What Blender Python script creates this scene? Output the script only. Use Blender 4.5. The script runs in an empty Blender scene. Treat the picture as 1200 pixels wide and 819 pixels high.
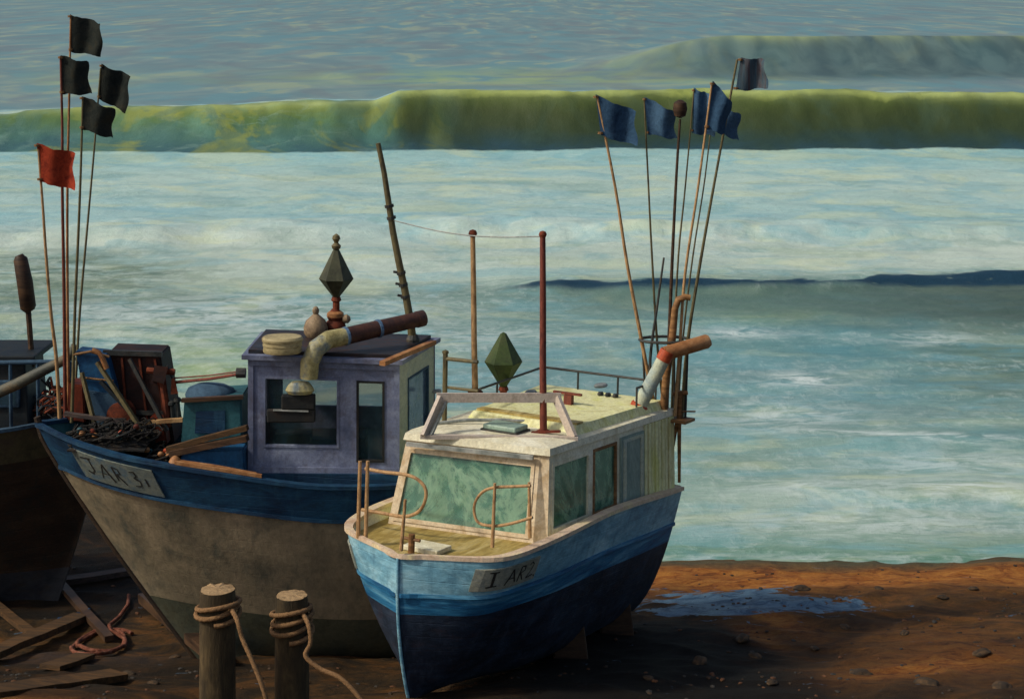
import bpy, bmesh, math, random
import numpy as np
from mathutils import Vector, Matrix
from mathutils import noise as mn
random.seed(7)
R = math.radians
SC = bpy.context.scene
COL = SC.collection

# ------------------------------------------------------------------ camera, sky, sun, exposure
F, HC, YH = 2000.0, 8.6, -20.0          # focal in photo pixels, eye height, horizon row
cd = bpy.data.cameras.new('camera'); cam = bpy.data.objects.new('camera', cd); COL.objects.link(cam)
cam.location = (0, 0, HC); cam.rotation_euler = (R(90), 0, 0)
cd.lens = F / 1200 * 36; cd.sensor_width = 36; cd.shift_y = -(409.5 - YH) / 1200
cd.clip_start = 0.1; cd.clip_end = 20000
SC.camera = cam
SUN_AZ = Vector((-0.95, -0.31)).normalized(); SUN_EL = R(42)
w = bpy.data.worlds.new('World'); SC.world = w; w.use_nodes = True
nt = w.node_tree; sky = nt.nodes.new('ShaderNodeTexSky'); sky.sky_type = 'NISHITA'; sky.sun_disc = False
sky.sun_elevation = SUN_EL; sky.sun_rotation = math.atan2(SUN_AZ.x, SUN_AZ.y)
sky.air_density = 1.0; sky.dust_density = 4.0; sky.ozone_density = 1.0
nt.links.new(sky.outputs[0], nt.nodes['Background'].inputs[0]); nt.nodes['Background'].inputs[1].default_value = 0.10
sl = bpy.data.lights.new('sun', 'SUN'); sl.energy = 2.4; sl.angle = R(5); sl.color = (1.0, 0.93, 0.80)
so = bpy.data.objects.new('sun', sl); COL.objects.link(so)
sd = Vector((SUN_AZ.x * math.cos(SUN_EL), SUN_AZ.y * math.cos(SUN_EL), math.sin(SUN_EL)))
so.rotation_euler = sd.to_track_quat('Z', 'Y').to_euler(); so.location = (-20, -10, 30)
SC.view_settings.view_transform = 'Standard'; SC.view_settings.look = 'None'
SC.view_settings.gamma = 1; SC.view_settings.use_curve_mapping = False
SC.view_settings.exposure = 0.0

# ------------------------------------------------------------------ helpers
def lin(c):
    return tuple(((v/255)/12.92 if v/255 <= 0.04045 else (((v/255)+0.055)/1.055)**2.4) for v in c) + (1.0,)

def onY(px, py, Y):      # world point at depth Y seen at that photo pixel
    return Vector(((px-600)/F*Y, Y, HC-(py-YH)/F*Y))

def onZ(px, py, z):
    Y = (HC-z)*F/(py-YH); return onY(px, py, Y)

def link(nd, nt, **k): pass

def paint(name, cols, scale=(3, 3, 3), rough=.6, bump=.25, spec=.3, fine=30, detail=6, dirt=None, dirt_amt=.35, metal=0.0, contrast=(.32, .68)):
    """weathered paint / wood / cloth: clouds of 2-4 tones, brushed streaks and grain"""
    m = bpy.data.materials.new(name); m.use_nodes = True; t = m.node_tree; N = t.nodes; Lk = t.links.new
    b = N['Principled BSDF']; b.inputs['Roughness'].default_value = rough; b.inputs['Specular IOR Level'].default_value = spec
    b.inputs['Metallic'].default_value = metal
    tc = N.new('ShaderNodeTexCoord'); mp = N.new('ShaderNodeMapping'); mp.inputs['Scale'].default_value = scale
    Lk(tc.outputs['Object'], mp.inputs[0])
    n1 = N.new('ShaderNodeTexNoise'); n1.inputs['Scale'].default_value = 1; n1.inputs['Detail'].default_value = detail
    n1.inputs['Roughness'].default_value = .62; n1.inputs['Distortion'].default_value = .6
    Lk(mp.outputs[0], n1.inputs['Vector'])
    cr = N.new('ShaderNodeValToRGB'); e = cr.color_ramp.elements
    k = len(cols); a, z = contrast
    while len(e) < k: e.new(.5)
    for i, c in enumerate(cols):
        e[i].position = a + (z-a)*i/(k-1) if k > 1 else .5; e[i].color = lin(c)
    Lk(n1.outputs[0], cr.inputs[0])
    n2 = N.new('ShaderNodeTexNoise'); n2.inputs['Scale'].default_value = fine; n2.inputs['Detail'].default_value = 5
    n2.inputs['Roughness'].default_value = .7
    mp2 = N.new('ShaderNodeMapping'); s = max(scale); mp2.inputs['Scale'].default_value = [max(q/s, .12) for q in scale]
    Lk(tc.outputs['Object'], mp2.inputs[0]); Lk(mp2.outputs[0], n2.inputs['Vector'])
    mr = N.new('ShaderNodeMapRange'); mr.inputs[1].default_value = .3; mr.inputs[2].default_value = .7
    mr.inputs[3].default_value = .78; mr.inputs[4].default_value = 1.2; Lk(n2.outputs[0], mr.inputs[0])
    mx = N.new('ShaderNodeMix'); mx.data_type = 'RGBA'; mx.blend_type = 'MULTIPLY'; mx.inputs[0].default_value = 1
    Lk(cr.outputs[0], mx.inputs[6]); Lk(mr.outputs[0], mx.inputs[7]); last = mx.outputs[2]
    if dirt:
        n3 = N.new('ShaderNodeTexNoise'); n3.inputs['Scale'].default_value = 2.3; n3.inputs['Detail'].default_value = 9
        n3.inputs['Roughness'].default_value = .72; Lk(mp.outputs[0], n3.inputs['Vector'])
        r3 = N.new('ShaderNodeMapRange'); r3.inputs[1].default_value = .52; r3.inputs[2].default_value = .68
        r3.inputs[4].default_value = dirt_amt; Lk(n3.outputs[0], r3.inputs[0])
        m3 = N.new('ShaderNodeMix'); m3.data_type = 'RGBA'; Lk(r3.outputs[0], m3.inputs[0]); Lk(last, m3.inputs[6])
        m3.inputs[7].default_value = lin(dirt); last = m3.outputs[2]
    Lk(last, b.inputs['Base Color'])
    if bump:
        bp = N.new('ShaderNodeBump'); bp.inputs['Strength'].default_value = bump; bp.inputs['Distance'].default_value = .02
        Lk(n2.outputs[0], bp.inputs['Height']); Lk(bp.outputs[0], b.inputs['Normal'])
    rr = N.new('ShaderNodeMapRange'); rr.inputs[3].default_value = max(0, rough-.15); rr.inputs[4].default_value = min(1, rough+.15)
    Lk(n1.outputs[0], rr.inputs[0]); Lk(rr.outputs[0], b.inputs['Roughness'])
    return m

class MB:
    """collects shapes, then links them as ONE mesh"""
    def __init__(s): s.bm = bmesh.new(); s.mi = 0
    def _f(s, vs):
        try:
            f = s.bm.faces.new(vs); f.material_index = s.mi; return f
        except ValueError: return None
    def box(s, c, d, rot=None, taper=1.0, bev=0.0):
        M = Matrix.Translation(Vector(c)) @ (rot.to_matrix().to_4x4() if rot else Matrix())
        b2 = bmesh.new(); bmesh.ops.create_cube(b2, size=1)
        for v in b2.verts:
            t = taper if v.co.z > 0 else 1
            v.co = Vector((v.co.x*d[0]*t, v.co.y*d[1]*t, v.co.z*d[2]))
        if bev: bmesh.ops.bevel(b2, geom=list(b2.edges), offset=bev, segments=2, affect='EDGES', profile=.5)
        s.merge(b2, M); return s
    def merge(s, b2, M=Matrix()):
        mp = {}
        for v in b2.verts: mp[v.index] = s.bm.verts.new(M @ v.co)
        b2.verts.index_update(); b2.verts.ensure_lookup_table()
        vs = list(b2.verts); mp = {v: s.bm.verts.new(M @ v.co) for v in vs} if False else {v: q for v, q in zip(vs, mp.values())} if len(mp) == len(vs) else {v: s.bm.verts.new(M @ v.co) for v in vs}
        for f in b2.faces: s._f([mp[v] for v in f.verts])
        b2.free()
    def hexa(s, p):      # 8 corners: bottom 4 (ccw), top 4
        v = [s.bm.verts.new(Vector(q)) for q in p]
        for q in ((3,2,1,0),(4,5,6,7),(0,1,5,4),(1,2,6,5),(2,3,7,6),(3,0,4,7)): s._f([v[i] for i in q])
        return s
    def bar(s, a, b, w_, h_, up=(0,0,1)):
        a = Vector(a); b = Vector(b); d = (b-a).normalized(); u = Vector(up)
        if abs(d.dot(u)) > .98: u = Vector((0,1,0))
        x = d.cross(u).normalized()*w_/2; y = x.cross(d).normalized()*h_/2
        return s.hexa([a-x-y, a+x-y, a+x+y, a-x+y, b-x-y, b+x-y, b+x+y, b-x+y])
    def tube(s, pts, r, n=10, close=False, cap=True):
        pts = [Vector(p) for p in pts]; rs = r if isinstance(r, (list, tuple)) else [r]*len(pts)
        rings = []; up = None; L = len(pts)
        for i, p in enumerate(pts):
            if close: d = pts[(i+1) % L]-pts[i-1]
            else: d = pts[min(i+1, L-1)]-pts[max(i-1, 0)]
            d.normalize()
            if up is None:
                up = Vector((0,0,1)) if abs(d.z) < .9 else Vector((1,0,0))
            x = d.cross(up).normalized(); up = x.cross(d).normalized()
            rings.append([s.bm.verts.new(p+(x*math.cos(q*2*math.pi/n)+up*math.sin(q*2*math.pi/n))*rs[i]) for q in range(n)])
        for i in range(L if close else L-1):
            A, B = rings[i], rings[(i+1) % L]
            for q in range(n): s._f([A[q], A[(q+1) % n], B[(q+1) % n], B[q]])
        if cap and not close: s._f(list(reversed(rings[0]))); s._f(rings[-1])
        return s
    def rope(s, pts, r, close=False):
        # evenly resampled, twisted three-lobed section
        pts = [Vector(p) for p in pts]; out = [pts[0]]; step = r*.7
        for a, b in zip(pts, pts[1:]):
            L = (b-a).length; k = max(1, int(L/step))
            for i in range(1, k+1): out.append(a.lerp(b, i/k))
        n = 12; up = None; rings = []; dist = 0
        for i, p in enumerate(out):
            d = (out[min(i+1, len(out)-1)]-out[max(i-1, 0)]).normalized()
            if i: dist += (p-out[i-1]).length
            if up is None: up = Vector((0,0,1)) if abs(d.z) < .9 else Vector((1,0,0))
            x = d.cross(up).normalized(); up = x.cross(d).normalized(); ring = []
            for q in range(n):
                th = q*2*math.pi/n; rr = r*(.86+.20*abs(math.cos(1.5*(th-dist/r*.85))))
                ring.append(s.bm.verts.new(p+(x*math.cos(th)+up*math.sin(th))*rr))
            rings.append(ring)
        for A, B in zip(rings, rings[1:]):
            for q in range(n): s._f([A[q], A[(q+1) % n], B[(q+1) % n], B[q]])
        s._f(list(reversed(rings[0]))); s._f(rings[-1]); return s
    def lathe(s, prof, c=(0,0,0), n=20, axis=None, sq=1.0, flat=0):
        """prof: (radius, z); axis optional direction"""
        c = Vector(c); Q = Vector((0,0,1)).rotation_difference(Vector(axis)).to_matrix() if axis else Matrix.Identity(3)
        rings = []
        for (r, z) in prof:
            rings.append([s.bm.verts.new(c+Q @ Vector((max(r, .0005)*math.cos(q*2*math.pi/n), max(r, .0005)*sq*math.sin(q*2*math.pi/n), z))) for q in range(n)])
        for A, B in zip(rings, rings[1:]):
            for q in range(n): s._f([A[q], A[(q+1) % n], B[(q+1) % n], B[q]])
        s._f(list(reversed(rings[0]))); s._f(rings[-1]); return s
    def grid(s, P, nu, nv, thick=None):
        """P(i,j)->Vector ; optional thickness along face normal gives a closed sheet"""
        g = [[s.bm.verts.new(P(i, j)) for j in range(nv)] for i in range(nu)]
        for i in range(nu-1):
            for j in range(nv-1): s._f([g[i][j], g[i+1][j], g[i+1][j+1], g[i][j+1]])
        if thick:
            a, b, c = P(0, 0), P(nu-1, 0), P(0, nv-1); n = (b-a).cross(c-a).normalized()*thick
            h = [[s.bm.verts.new(g[i][j].co-n) for j in range(nv)] for i in range(nu)]
            for i in range(nu-1):
                for j in range(nv-1): s._f([h[i][j], h[i][j+1], h[i+1][j+1], h[i+1][j]])
            for i in range(nu-1):
                s._f([g[i][0], h[i][0], h[i+1][0], g[i+1][0]]); s._f([g[i+1][-1], h[i+1][-1], h[i][-1], g[i][-1]])
            for j in range(nv-1):
                s._f([g[0][j+1], h[0][j+1], h[0][j], g[0][j]]); s._f([g[-1][j], h[-1][j], h[-1][j+1], g[-1][j+1]])
        return s
    def build(s, name, mat, parent=None, smooth=False, label=None, wob=0.0):
        if wob:
            for v in s.bm.verts:
                v.co += mn.noise_vector(v.co*1.7+Vector((len(s.bm.verts)*.13, 0, 0)))*wob
        bmesh.ops.recalc_face_normals(s.bm, faces=s.bm.faces)
        me = bpy.data.meshes.new(name); s.bm.to_mesh(me); s.bm.free()
        for q in (mat if isinstance(mat, (list, tuple)) else [mat]): me.materials.append(q)
        if smooth:
            me.shade_smooth()
            try: me.set_sharp_from_angle(angle=R(38))
            except Exception: pass
        o = bpy.data.objects.new(name, me); COL.objects.link(o)
        if parent: o.parent = parent
        if label: o['label'] = label
        return o

def tag(o, label, cat, group=None):
    o['label'] = label; o['category'] = cat
    if group: o['group'] = group
    return o
def empty(name, loc, label, cat, group=None, rot=(0,0,0)):
    o = bpy.data.objects.new(name, None); o.empty_display_size = .2; COL.objects.link(o)
    o.location = loc; o.rotation_euler = rot; return tag(o, label, cat, group)
def frame(loc, rot): return Matrix.LocRotScale(Vector(loc), __import__('mathutils').Euler(rot), None)
def interp(u, T):
    if u <= T[0][0]: return T[0][1]
    for (a, x), (b, y) in zip(T, T[1:]):
        if u <= b:
            t = (u-a)/(b-a); return x+(y-x)*t
    return T[-1][1]
def smooth_interp(T):
    """monotone-ish cubic through table"""
    xs = [a for a, _ in T]; ys = [b for _, b in T]
    ms = []
    for i in range(len(T)):
        if 0 < i < len(T)-1: ms.append((ys[i+1]-ys[i-1])/(xs[i+1]-xs[i-1]))
        elif i == 0: ms.append((ys[1]-ys[0])/(xs[1]-xs[0]))
        else: ms.append((ys[-1]-ys[-2])/(xs[-1]-xs[-2]))
    def f(u):
        u = min(max(u, xs[0]), xs[-1])
        for i in range(len(xs)-1):
            if u <= xs[i+1]:
                h = xs[i+1]-xs[i]; t = (u-xs[i])/h
                return (2*t**3-3*t*t+1)*ys[i]+(t**3-2*t*t+t)*h*ms[i]+(-2*t**3+3*t*t)*ys[i+1]+(t**3-t*t)*h*ms[i+1]
        return ys[-1]
    return f
def onplane(M, px, py, ax, val):
    """point (in the local frame M) on the local plane axis=val under that photo pixel"""
    I = M.inverted(); o = I @ Vector((0, 0, HC)); p = I @ onY(px, py, 20.0); d = p-o
    return o+d*((val-o[ax])/d[ax])

# ------------------------------------------------------------------ materials
C = {}
C['cream'] = paint('cream paint', [(206,198,166), (224,218,188), (234,230,206)], (2.5, 2.5, 2.5), dirt=(150,135,90), dirt_amt=.4)
C['cream2'] = paint('pale yellow paint', [(206,200,136), (226,224,172), (214,214,134)], (3, 3, 1.2), dirt=(150,140,60), dirt_amt=.45)
C['ochre'] = paint('ochre deck paint', [(132,110,52), (168,145,80), (190,172,118)], (1.5, 6, 3), dirt=(90,75,35), dirt_amt=.6)
C['pinkgrey'] = paint('faded pinkish grey paint', [(176,160,142), (196,182,166), (170,160,150)], (3, 3, 3), dirt=(120,110,95))
C['buff'] = paint('buff window frame paint', [(194,170,132), (214,196,164), (180,152,112)], (4, 4, 4), dirt=(120,85,45))
C['beigecap'] = paint('worn beige rail paint', [(190,160,130), (206,184,158), (216,200,150)], (3, 3, 3), dirt=(140,100,60))
C['blue_hull'] = paint('light blue hull paint', [(82,134,160), (118,168,186), (162,202,212)], (1.1, 1.1, 2.6), rough=.55, bump=.35, dirt=(52,86,104), dirt_amt=.5, fine=22)
C['blue_band'] = paint('strong blue waterline band', [(22,84,124), (44,112,150), (92,150,178)], (.9, .9, 9), bump=.4, dirt=(30,60,90), dirt_amt=.6, contrast=(.38,.66))
C['navy'] = paint('dark navy bottom paint', [(20,30,44), (32,46,64), (58,72,88)], (1.4, 1.4, 3.4), rough=.65, bump=.4, dirt=(60,48,52), dirt_amt=.5, fine=18, contrast=(.4,.75))
C['deepblue'] = paint('deep blue strake paint', [(10,36,60), (16,52,80), (28,72,100)], (1.2, 1.2, 3), bump=.3, dirt=(20,36,50), dirt_amt=.6)
C['taupe'] = paint('weathered taupe hull paint', [(98,92,76), (130,118,94), (154,138,110)], (1.1, 1.1, .8), rough=.7, bump=.4, dirt=(64,72,66), dirt_amt=.7, fine=12)
C['antifoul'] = paint('greenish bottom paint', [(62,68,58), (82,82,64), (68,78,72)], (1.2, 1.2, 1.2), rough=.7, bump=.4, dirt=(40,44,34), dirt_amt=.6, fine=14)
C['mauve'] = paint('mauve grey wheelhouse paint', [(82,92,118), (108,116,142), (138,146,166)], (2.2, 2.2, 2.2), dirt=(80,70,72), dirt_amt=.5)
C['palecream'] = paint('pale greenish cream paint', [(158,166,148), (182,186,160), (150,168,166)], (2.5, 2.5, 2.5), dirt=(110,112,110), dirt_amt=.4)
C['roofdark'] = paint('tarred dark roof', [(24,26,34), (44,36,34), (40,58,74)], (2, 5, 3), rough=.5, dirt=(96,52,26), dirt_amt=.55)
C['darkin'] = paint('dark interior', [(22,26,28), (36,36,34), (50,40,34)], (3, 3, 3), rough=.8)
C['wood'] = paint('brown weathered wood', [(92,62,36), (130,92,54), (158,118,74)], (2, 2, 12), dirt=(60,40,28), dirt_amt=.5)
C['tan'] = paint('tan varnished pole', [(150,112,72), (184,146,100), (120,84,52)], (6, 6, 3), dirt=(80,60,30))
C['redbrown'] = paint('red brown painted pole', [(92,44,34), (122,62,46), (78,40,34)], (8, 8, 4), dirt=(50,34,30))
C['darkwood'] = paint('dark wet wood', [(42,30,22), (68,48,32), (88,64,42)], (2, 2, 10), dirt=(36,34,26))
C['olivewood'] = paint('olive grey pole', [(78,70,44), (108,98,66), (60,54,40)], (8, 8, 3), dirt=(44,38,26))
C['rust'] = paint('rusty iron', [(70,34,22), (104,48,28), (132,66,38)], (5, 5, 5), rough=.85, dirt=(40,30,28), dirt_amt=.6)
C['iron'] = paint('dark iron', [(34,38,38), (58,60,58), (76,70,60)], (6, 6, 6), rough=.5, dirt=(80,52,32))
C['grey'] = paint('worn grey metal', [(112,118,114), (146,150,144), (168,168,160)], (5, 5, 5), rough=.5, dirt=(90,88,78))
C['orange'] = paint('orange plastic end', [(150,60,30), (176,78,44), (128,46,28)], (8, 8, 8), rough=.5, dirt=(110,50,30))
C['roller'] = paint('worn orange brown roller', [(124,80,44), (156,108,66), (176,134,92)], (4, 4, 4), dirt=(110,60,28))
C['flagblack'] = paint('black flag cloth', [(28,34,32), (44,48,44), (54,52,42)], (5, 5, 5), rough=.9, bump=.4, spec=.1)
C['flagred'] = paint('faded red flag cloth', [(128,42,28), (158,62,38), (110,40,30)], (5, 5, 5), rough=.9, bump=.4, spec=.1)
C['flagblue'] = paint('dark blue flag cloth', [(34,56,80), (54,82,108), (42,66,92)], (4, 4, 4), rough=.9, bump=.4, spec=.1)
C['flagblue2'] = paint('pale blue flag cloth', [(52,80,108), (76,106,132), (60,90,118)], (4, 4, 4), rough=.9, bump=.4, spec=.1)
C['flagmulti'] = paint('blue and brown flag cloth', [(30,58,80), (50,80,102), (76,92,100), (84,72,74), (40,66,92)], (7, 7, .6), rough=.9, bump=.4, spec=.1)
C['daygreen'] = paint('dark green daymark paint', [(38,52,24), (58,74,34), (78,84,52)], (3, 3, 3), rough=.6, dirt=(52,50,40))
C['dayolive'] = paint('olive black daymark paint', [(44,46,32), (70,72,52), (84,82,60)], (3, 3, 3), rough=.6, dirt=(44,34,30))
C['teal'] = paint('teal painted wood', [(26,64,72), (40,86,92), (56,104,108)], (2.5, 2.5, 2.5), dirt=(28,52,62), dirt_amt=.6)
C['brightblue'] = paint('bright blue canvas', [(18,60,96), (28,82,122), (22,50,80)], (2, 2, 2), dirt=(24,44,60), dirt_amt=.6)
C['slateblue'] = paint('slate blue canvas', [(40,64,84), (58,84,104), (34,50,66)], (2, 2, 2), rough=.85)
C['maroon'] = paint('dark maroon housing', [(28,20,18), (48,28,22), (66,34,24)], (2, 2, 4), rough=.7, dirt=(26,34,44), dirt_amt=.5)
C['fishred'] = paint('red plastic', [(84,32,18), (108,44,24), (66,28,18)], (4, 4, 4), dirt=(60,30,20))
C['rope'] = paint('tan rope', [(108,80,50), (140,106,70), (84,60,36)], (30, 30, 30), rough=.9, bump=.6, fine=90)
C['ropedark'] = paint('red brown rope', [(78,42,28), (112,62,42), (140,96,78)], (12, 12, 12), rough=.9, bump=.6, fine=90)
C['net'] = paint('dark net', [(18,22,22), (34,32,28), (48,38,28)], (9, 9, 9), rough=.9, bump=.9, dirt=(50,60,74), dirt_amt=.4)
C['pile'] = paint('old timber pile', [(40,34,22), (66,54,34), (96,80,52)], (5, 5, 1.2), rough=.85, bump=.7, dirt=(30,28,20), dirt_amt=.7)
C['piletop'] = paint('cut pile end grain', [(136,108,74), (164,136,98), (110,84,54)], (5, 5, 5), rough=.9, bump=.6, dirt=(84,64,40))
C['pipe'] = paint('grimy cream pipe', [(120,112,70), (168,158,110), (96,112,120)], (4, 4, 4), rough=.45, dirt=(80,70,40), dirt_amt=.6)
C['pipebrown'] = paint('brown lagged pipe', [(44,30,28), (76,48,38), (56,42,42)], (3, 3, 3), rough=.6, dirt=(100,70,56))
C['bandblue'] = paint('blue clamp', [(70,96,124), (96,124,150)], (8, 8, 8))
C['plate'] = paint('grey white number board', [(118,122,108), (150,150,132), (136,140,132)], (4, 4, 6), dirt=(86,98,100), dirt_amt=.6)
C['plate2'] = paint('grey blue number board', [(88,100,98), (114,120,110), (80,102,114)], (4, 4, 6), dirt=(62,86,104), dirt_amt=.6)
C['letter'] = paint('black lettering', [(30,34,34), (52,48,42)], (14, 14, 14))
C['canister'] = paint('buff canister', [(138,124,88), (172,158,116), (112,98,72)], (3, 3, 8), dirt=(88,74,54))
C['fender'] = paint('mottled fender', [(112,92,70), (150,128,98), (92,72,60)], (5, 5, 5), dirt=(60,44,40), dirt_amt=.6)
C['brownhull'] = paint('brown hull paint', [(38,28,20), (54,40,28), (70,54,38)], (1, 1, 1.4), rough=.75, dirt=(26,34,32), dirt_amt=.7)
C['slatehull'] = paint('slate grey strake', [(38,42,46), (52,54,58), (34,36,42)], (1.5, 1.5, 3), dirt=(60,50,36), dirt_amt=.5)
C['olivehull'] = paint('olive grey topsides', [(58,56,40), (78,72,50), (66,54,48)], (2, 2, 2), dirt=(38,34,30), dirt_amt=.6)
C['plank'] = paint('brown plank', [(50,38,24), (78,56,32), (104,74,42)], (1.2, 9, 9), rough=.85, bump=.6, dirt=(44,34,22), dirt_amt=.6)
C['plankgrey'] = paint('grey plank', [(54,48,46), (76,66,62), (98,80,70)], (1.2, 9, 9), rough=.85, bump=.6, dirt=(50,42,36), dirt_amt=.6)

def seams(m, gap=.17, strength=.5):
    t = m.node_tree; N = t.nodes; b = N['Principled BSDF']; tc = N.new('ShaderNodeTexCoord'); sp = N.new('ShaderNodeSeparateXYZ')
    t.links.new(tc.outputs['Object'], sp.inputs[0]); a = N.new('ShaderNodeMath'); a.operation = 'MULTIPLY_ADD'; a.inputs[1].default_value = .07
    t.links.new(sp.outputs[0], a.inputs[0]); t.links.new(sp.outputs[2], a.inputs[2])
    q = N.new('ShaderNodeMath'); q.operation = 'PINGPONG'; q.inputs[1].default_value = gap/2; t.links.new(a.outputs[0], q.inputs[0])
    r = N.new('ShaderNodeMapRange'); r.inputs[1].default_value = 0; r.inputs[2].default_value = .008; t.links.new(q.outputs[0], r.inputs[0])
    bp = N.new('ShaderNodeBump'); bp.inputs['Strength'].default_value = strength; bp.inputs['Distance'].default_value = .01
    t.links.new(r.outputs[0], bp.inputs['Height']); old = b.inputs['Normal'].links[0].from_socket; t.links.new(old, bp.inputs['Normal']); t.links.new(bp.outputs[0], b.inputs['Normal'])
for k, q in (('blue_hull', .3), ('navy', .3), ('taupe', .2), ('antifoul', .2), ('brownhull', .4), ('deepblue', .3)): seams(C[k], .17, q)

def streaks(m, col, amt):
    t = m.node_tree; N = t.nodes; b = N['Principled BSDF']; tc = N.new('ShaderNodeTexCoord'); mp = N.new('ShaderNodeMapping'); mp.inputs['Scale'].default_value = (5, 5, .9)
    t.links.new(tc.outputs['Object'], mp.inputs[0]); ns = N.new('ShaderNodeTexNoise'); ns.inputs['Scale'].default_value = 1.3; ns.inputs['Detail'].default_value = 8; ns.inputs['Roughness'].default_value = .7
    t.links.new(mp.outputs[0], ns.inputs['Vector']); r = N.new('ShaderNodeMapRange'); r.inputs[1].default_value = .52; r.inputs[2].default_value = .66; r.inputs[4].default_value = amt
    t.links.new(ns.outputs[0], r.inputs[0]); mx = N.new('ShaderNodeMix'); mx.data_type = 'RGBA'; mx.inputs[7].default_value = lin(col)
    t.links.new(r.outputs[0], mx.inputs[0]); t.links.new(b.inputs['Base Color'].links[0].from_socket, mx.inputs[6]); t.links.new(mx.outputs[2], b.inputs['Base Color'])
streaks(C['taupe'], (134,120,98), .55); streaks(C['blue_hull'], (56,96,118), .45); streaks(C['navy'], (62,74,92), .5); streaks(C['brownhull'], (30,34,30), .6)
streaks(C['deepblue'], (44,84,104), .4); streaks(C['antifoul'], (72,66,48), .5); streaks(C['mauve'], (82,78,88), .5); streaks(C['cream2'], (188,178,92), .5); streaks(C['cream'], (186,168,124), .35)
def glassmat(name, cols, alpha=.55):
    m = paint(name, cols, (2.2, 2.2, 1.6), rough=.12, bump=.05, spec=.6, fine=8, contrast=(.36, .64))
    b = m.node_tree.nodes['Principled BSDF']; b.inputs['Alpha'].default_value = alpha
    for l in list(m.node_tree.links):
        if l.to_socket == b.inputs['Roughness']: m.node_tree.links.remove(l)
    b.inputs['Roughness'].default_value = .12
    return m
C['glass'] = glassmat('green tinted glass', [(40,84,66), (82,132,108), (146,182,150), (92,138,116)], .6)
C['glassdark'] = glassmat('dark glass', [(22,42,48), (40,66,74), (34,52,50)], .4)
C['glassblue'] = glassmat('blue grey glass', [(52,78,104), (98,120,146), (70,100,110)], .85)

# ------------------------------------------------------------------ terrain and sea
SEA = -1.4
def beach_z(x, y):
    k = min(max((x+1.6)/2.2, 0), 1); k = k*k*(3-2*k)
    sl_ = .235*(1-k)+.165*k
    d = y-20.2
    if d < 0: z = -.03*d
    elif d < 4.3: z = -sl_*d
    else:
        e = -sl_*4.3; kk = min(max((-2.8-x)/1.8, 0), 1); ysh = 29.4+5.5*kk; q = (d-4.3)/(ysh-24.5); z = e+(SEA-e)*q if q < 1 else SEA-.0-(y-ysh)*.16
    rg = 1-abs(mn.noise(Vector((x*.8+5, y*1.3, 2))))*2; z += rg*rg*.05+mn.noise(Vector((x*.35, y*.5, 3)))*.13+mn.noise(Vector((x*1.1, y*2.0, 9)))*.045+mn.noise(Vector((x*3.1, y*5, 5)))*.016
    return z

def gauss(px, row, cx, cy, sx, sy): return np.exp(-((px-cx)/sx)**2-((row-cy)/sy)**2)

def vnoise(x, y, seed=0, octv=4):
    """value noise on arrays"""
    out = np.zeros_like(x); amp = .5; f = 1.0
    rs = np.random.RandomState(seed); T = rs.rand(256, 256)
    for o in range(octv):
        a = x*f+o*17.3; b = y*f+o*9.1
        i = np.floor(a).astype(int); j = np.floor(b).astype(int); u = a-i; v = b-j
        u = u*u*(3-2*u); v = v*v*(3-2*v)
        g = lambda p, q: T[p % 256, q % 256]
        out += amp*((g(i, j)*(1-u)+g(i+1, j)*u)*(1-v)+(g(i, j+1)*(1-u)+g(i+1, j+1)*u)*v)
        amp *= .5; f *= 2.03
    return out/(1-.5**octv)

def sheet(name, X, Y, Z, attrs, mat):
    nr, nc = X.shape; co = np.stack([X, Y, Z], -1).reshape(-1, 3)
    a = np.arange(nr*nc).reshape(nr, nc)
    f = np.stack([a[:-1, :-1], a[:-1, 1:], a[1:, 1:], a[1:, :-1]], -1).reshape(-1, 4)
    me = bpy.data.meshes.new(name); me.vertices.add(len(co)); me.vertices.foreach_set('co', co.ravel().astype(np.float32))
    me.loops.add(f.size); me.loops.foreach_set('vertex_index', f.ravel().astype(np.int32))
    me.polygons.add(len(f)); me.polygons.foreach_set('loop_start', (np.arange(len(f))*4).astype(np.int32))
    me.polygons.foreach_set('loop_total', np.full(len(f), 4, np.int32))
    me.update(calc_edges=True); me.shade_smooth()
    for k, v in attrs.items():
        at = me.attributes.new(k, 'FLOAT', 'POINT'); at.data.foreach_set('value', np.clip(v, 0, 1).ravel().astype(np.float32))
    me.materials.append(mat); o = bpy.data.objects.new(name, me); COL.objects.link(o); o['kind'] = 'structure'
    return o

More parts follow.
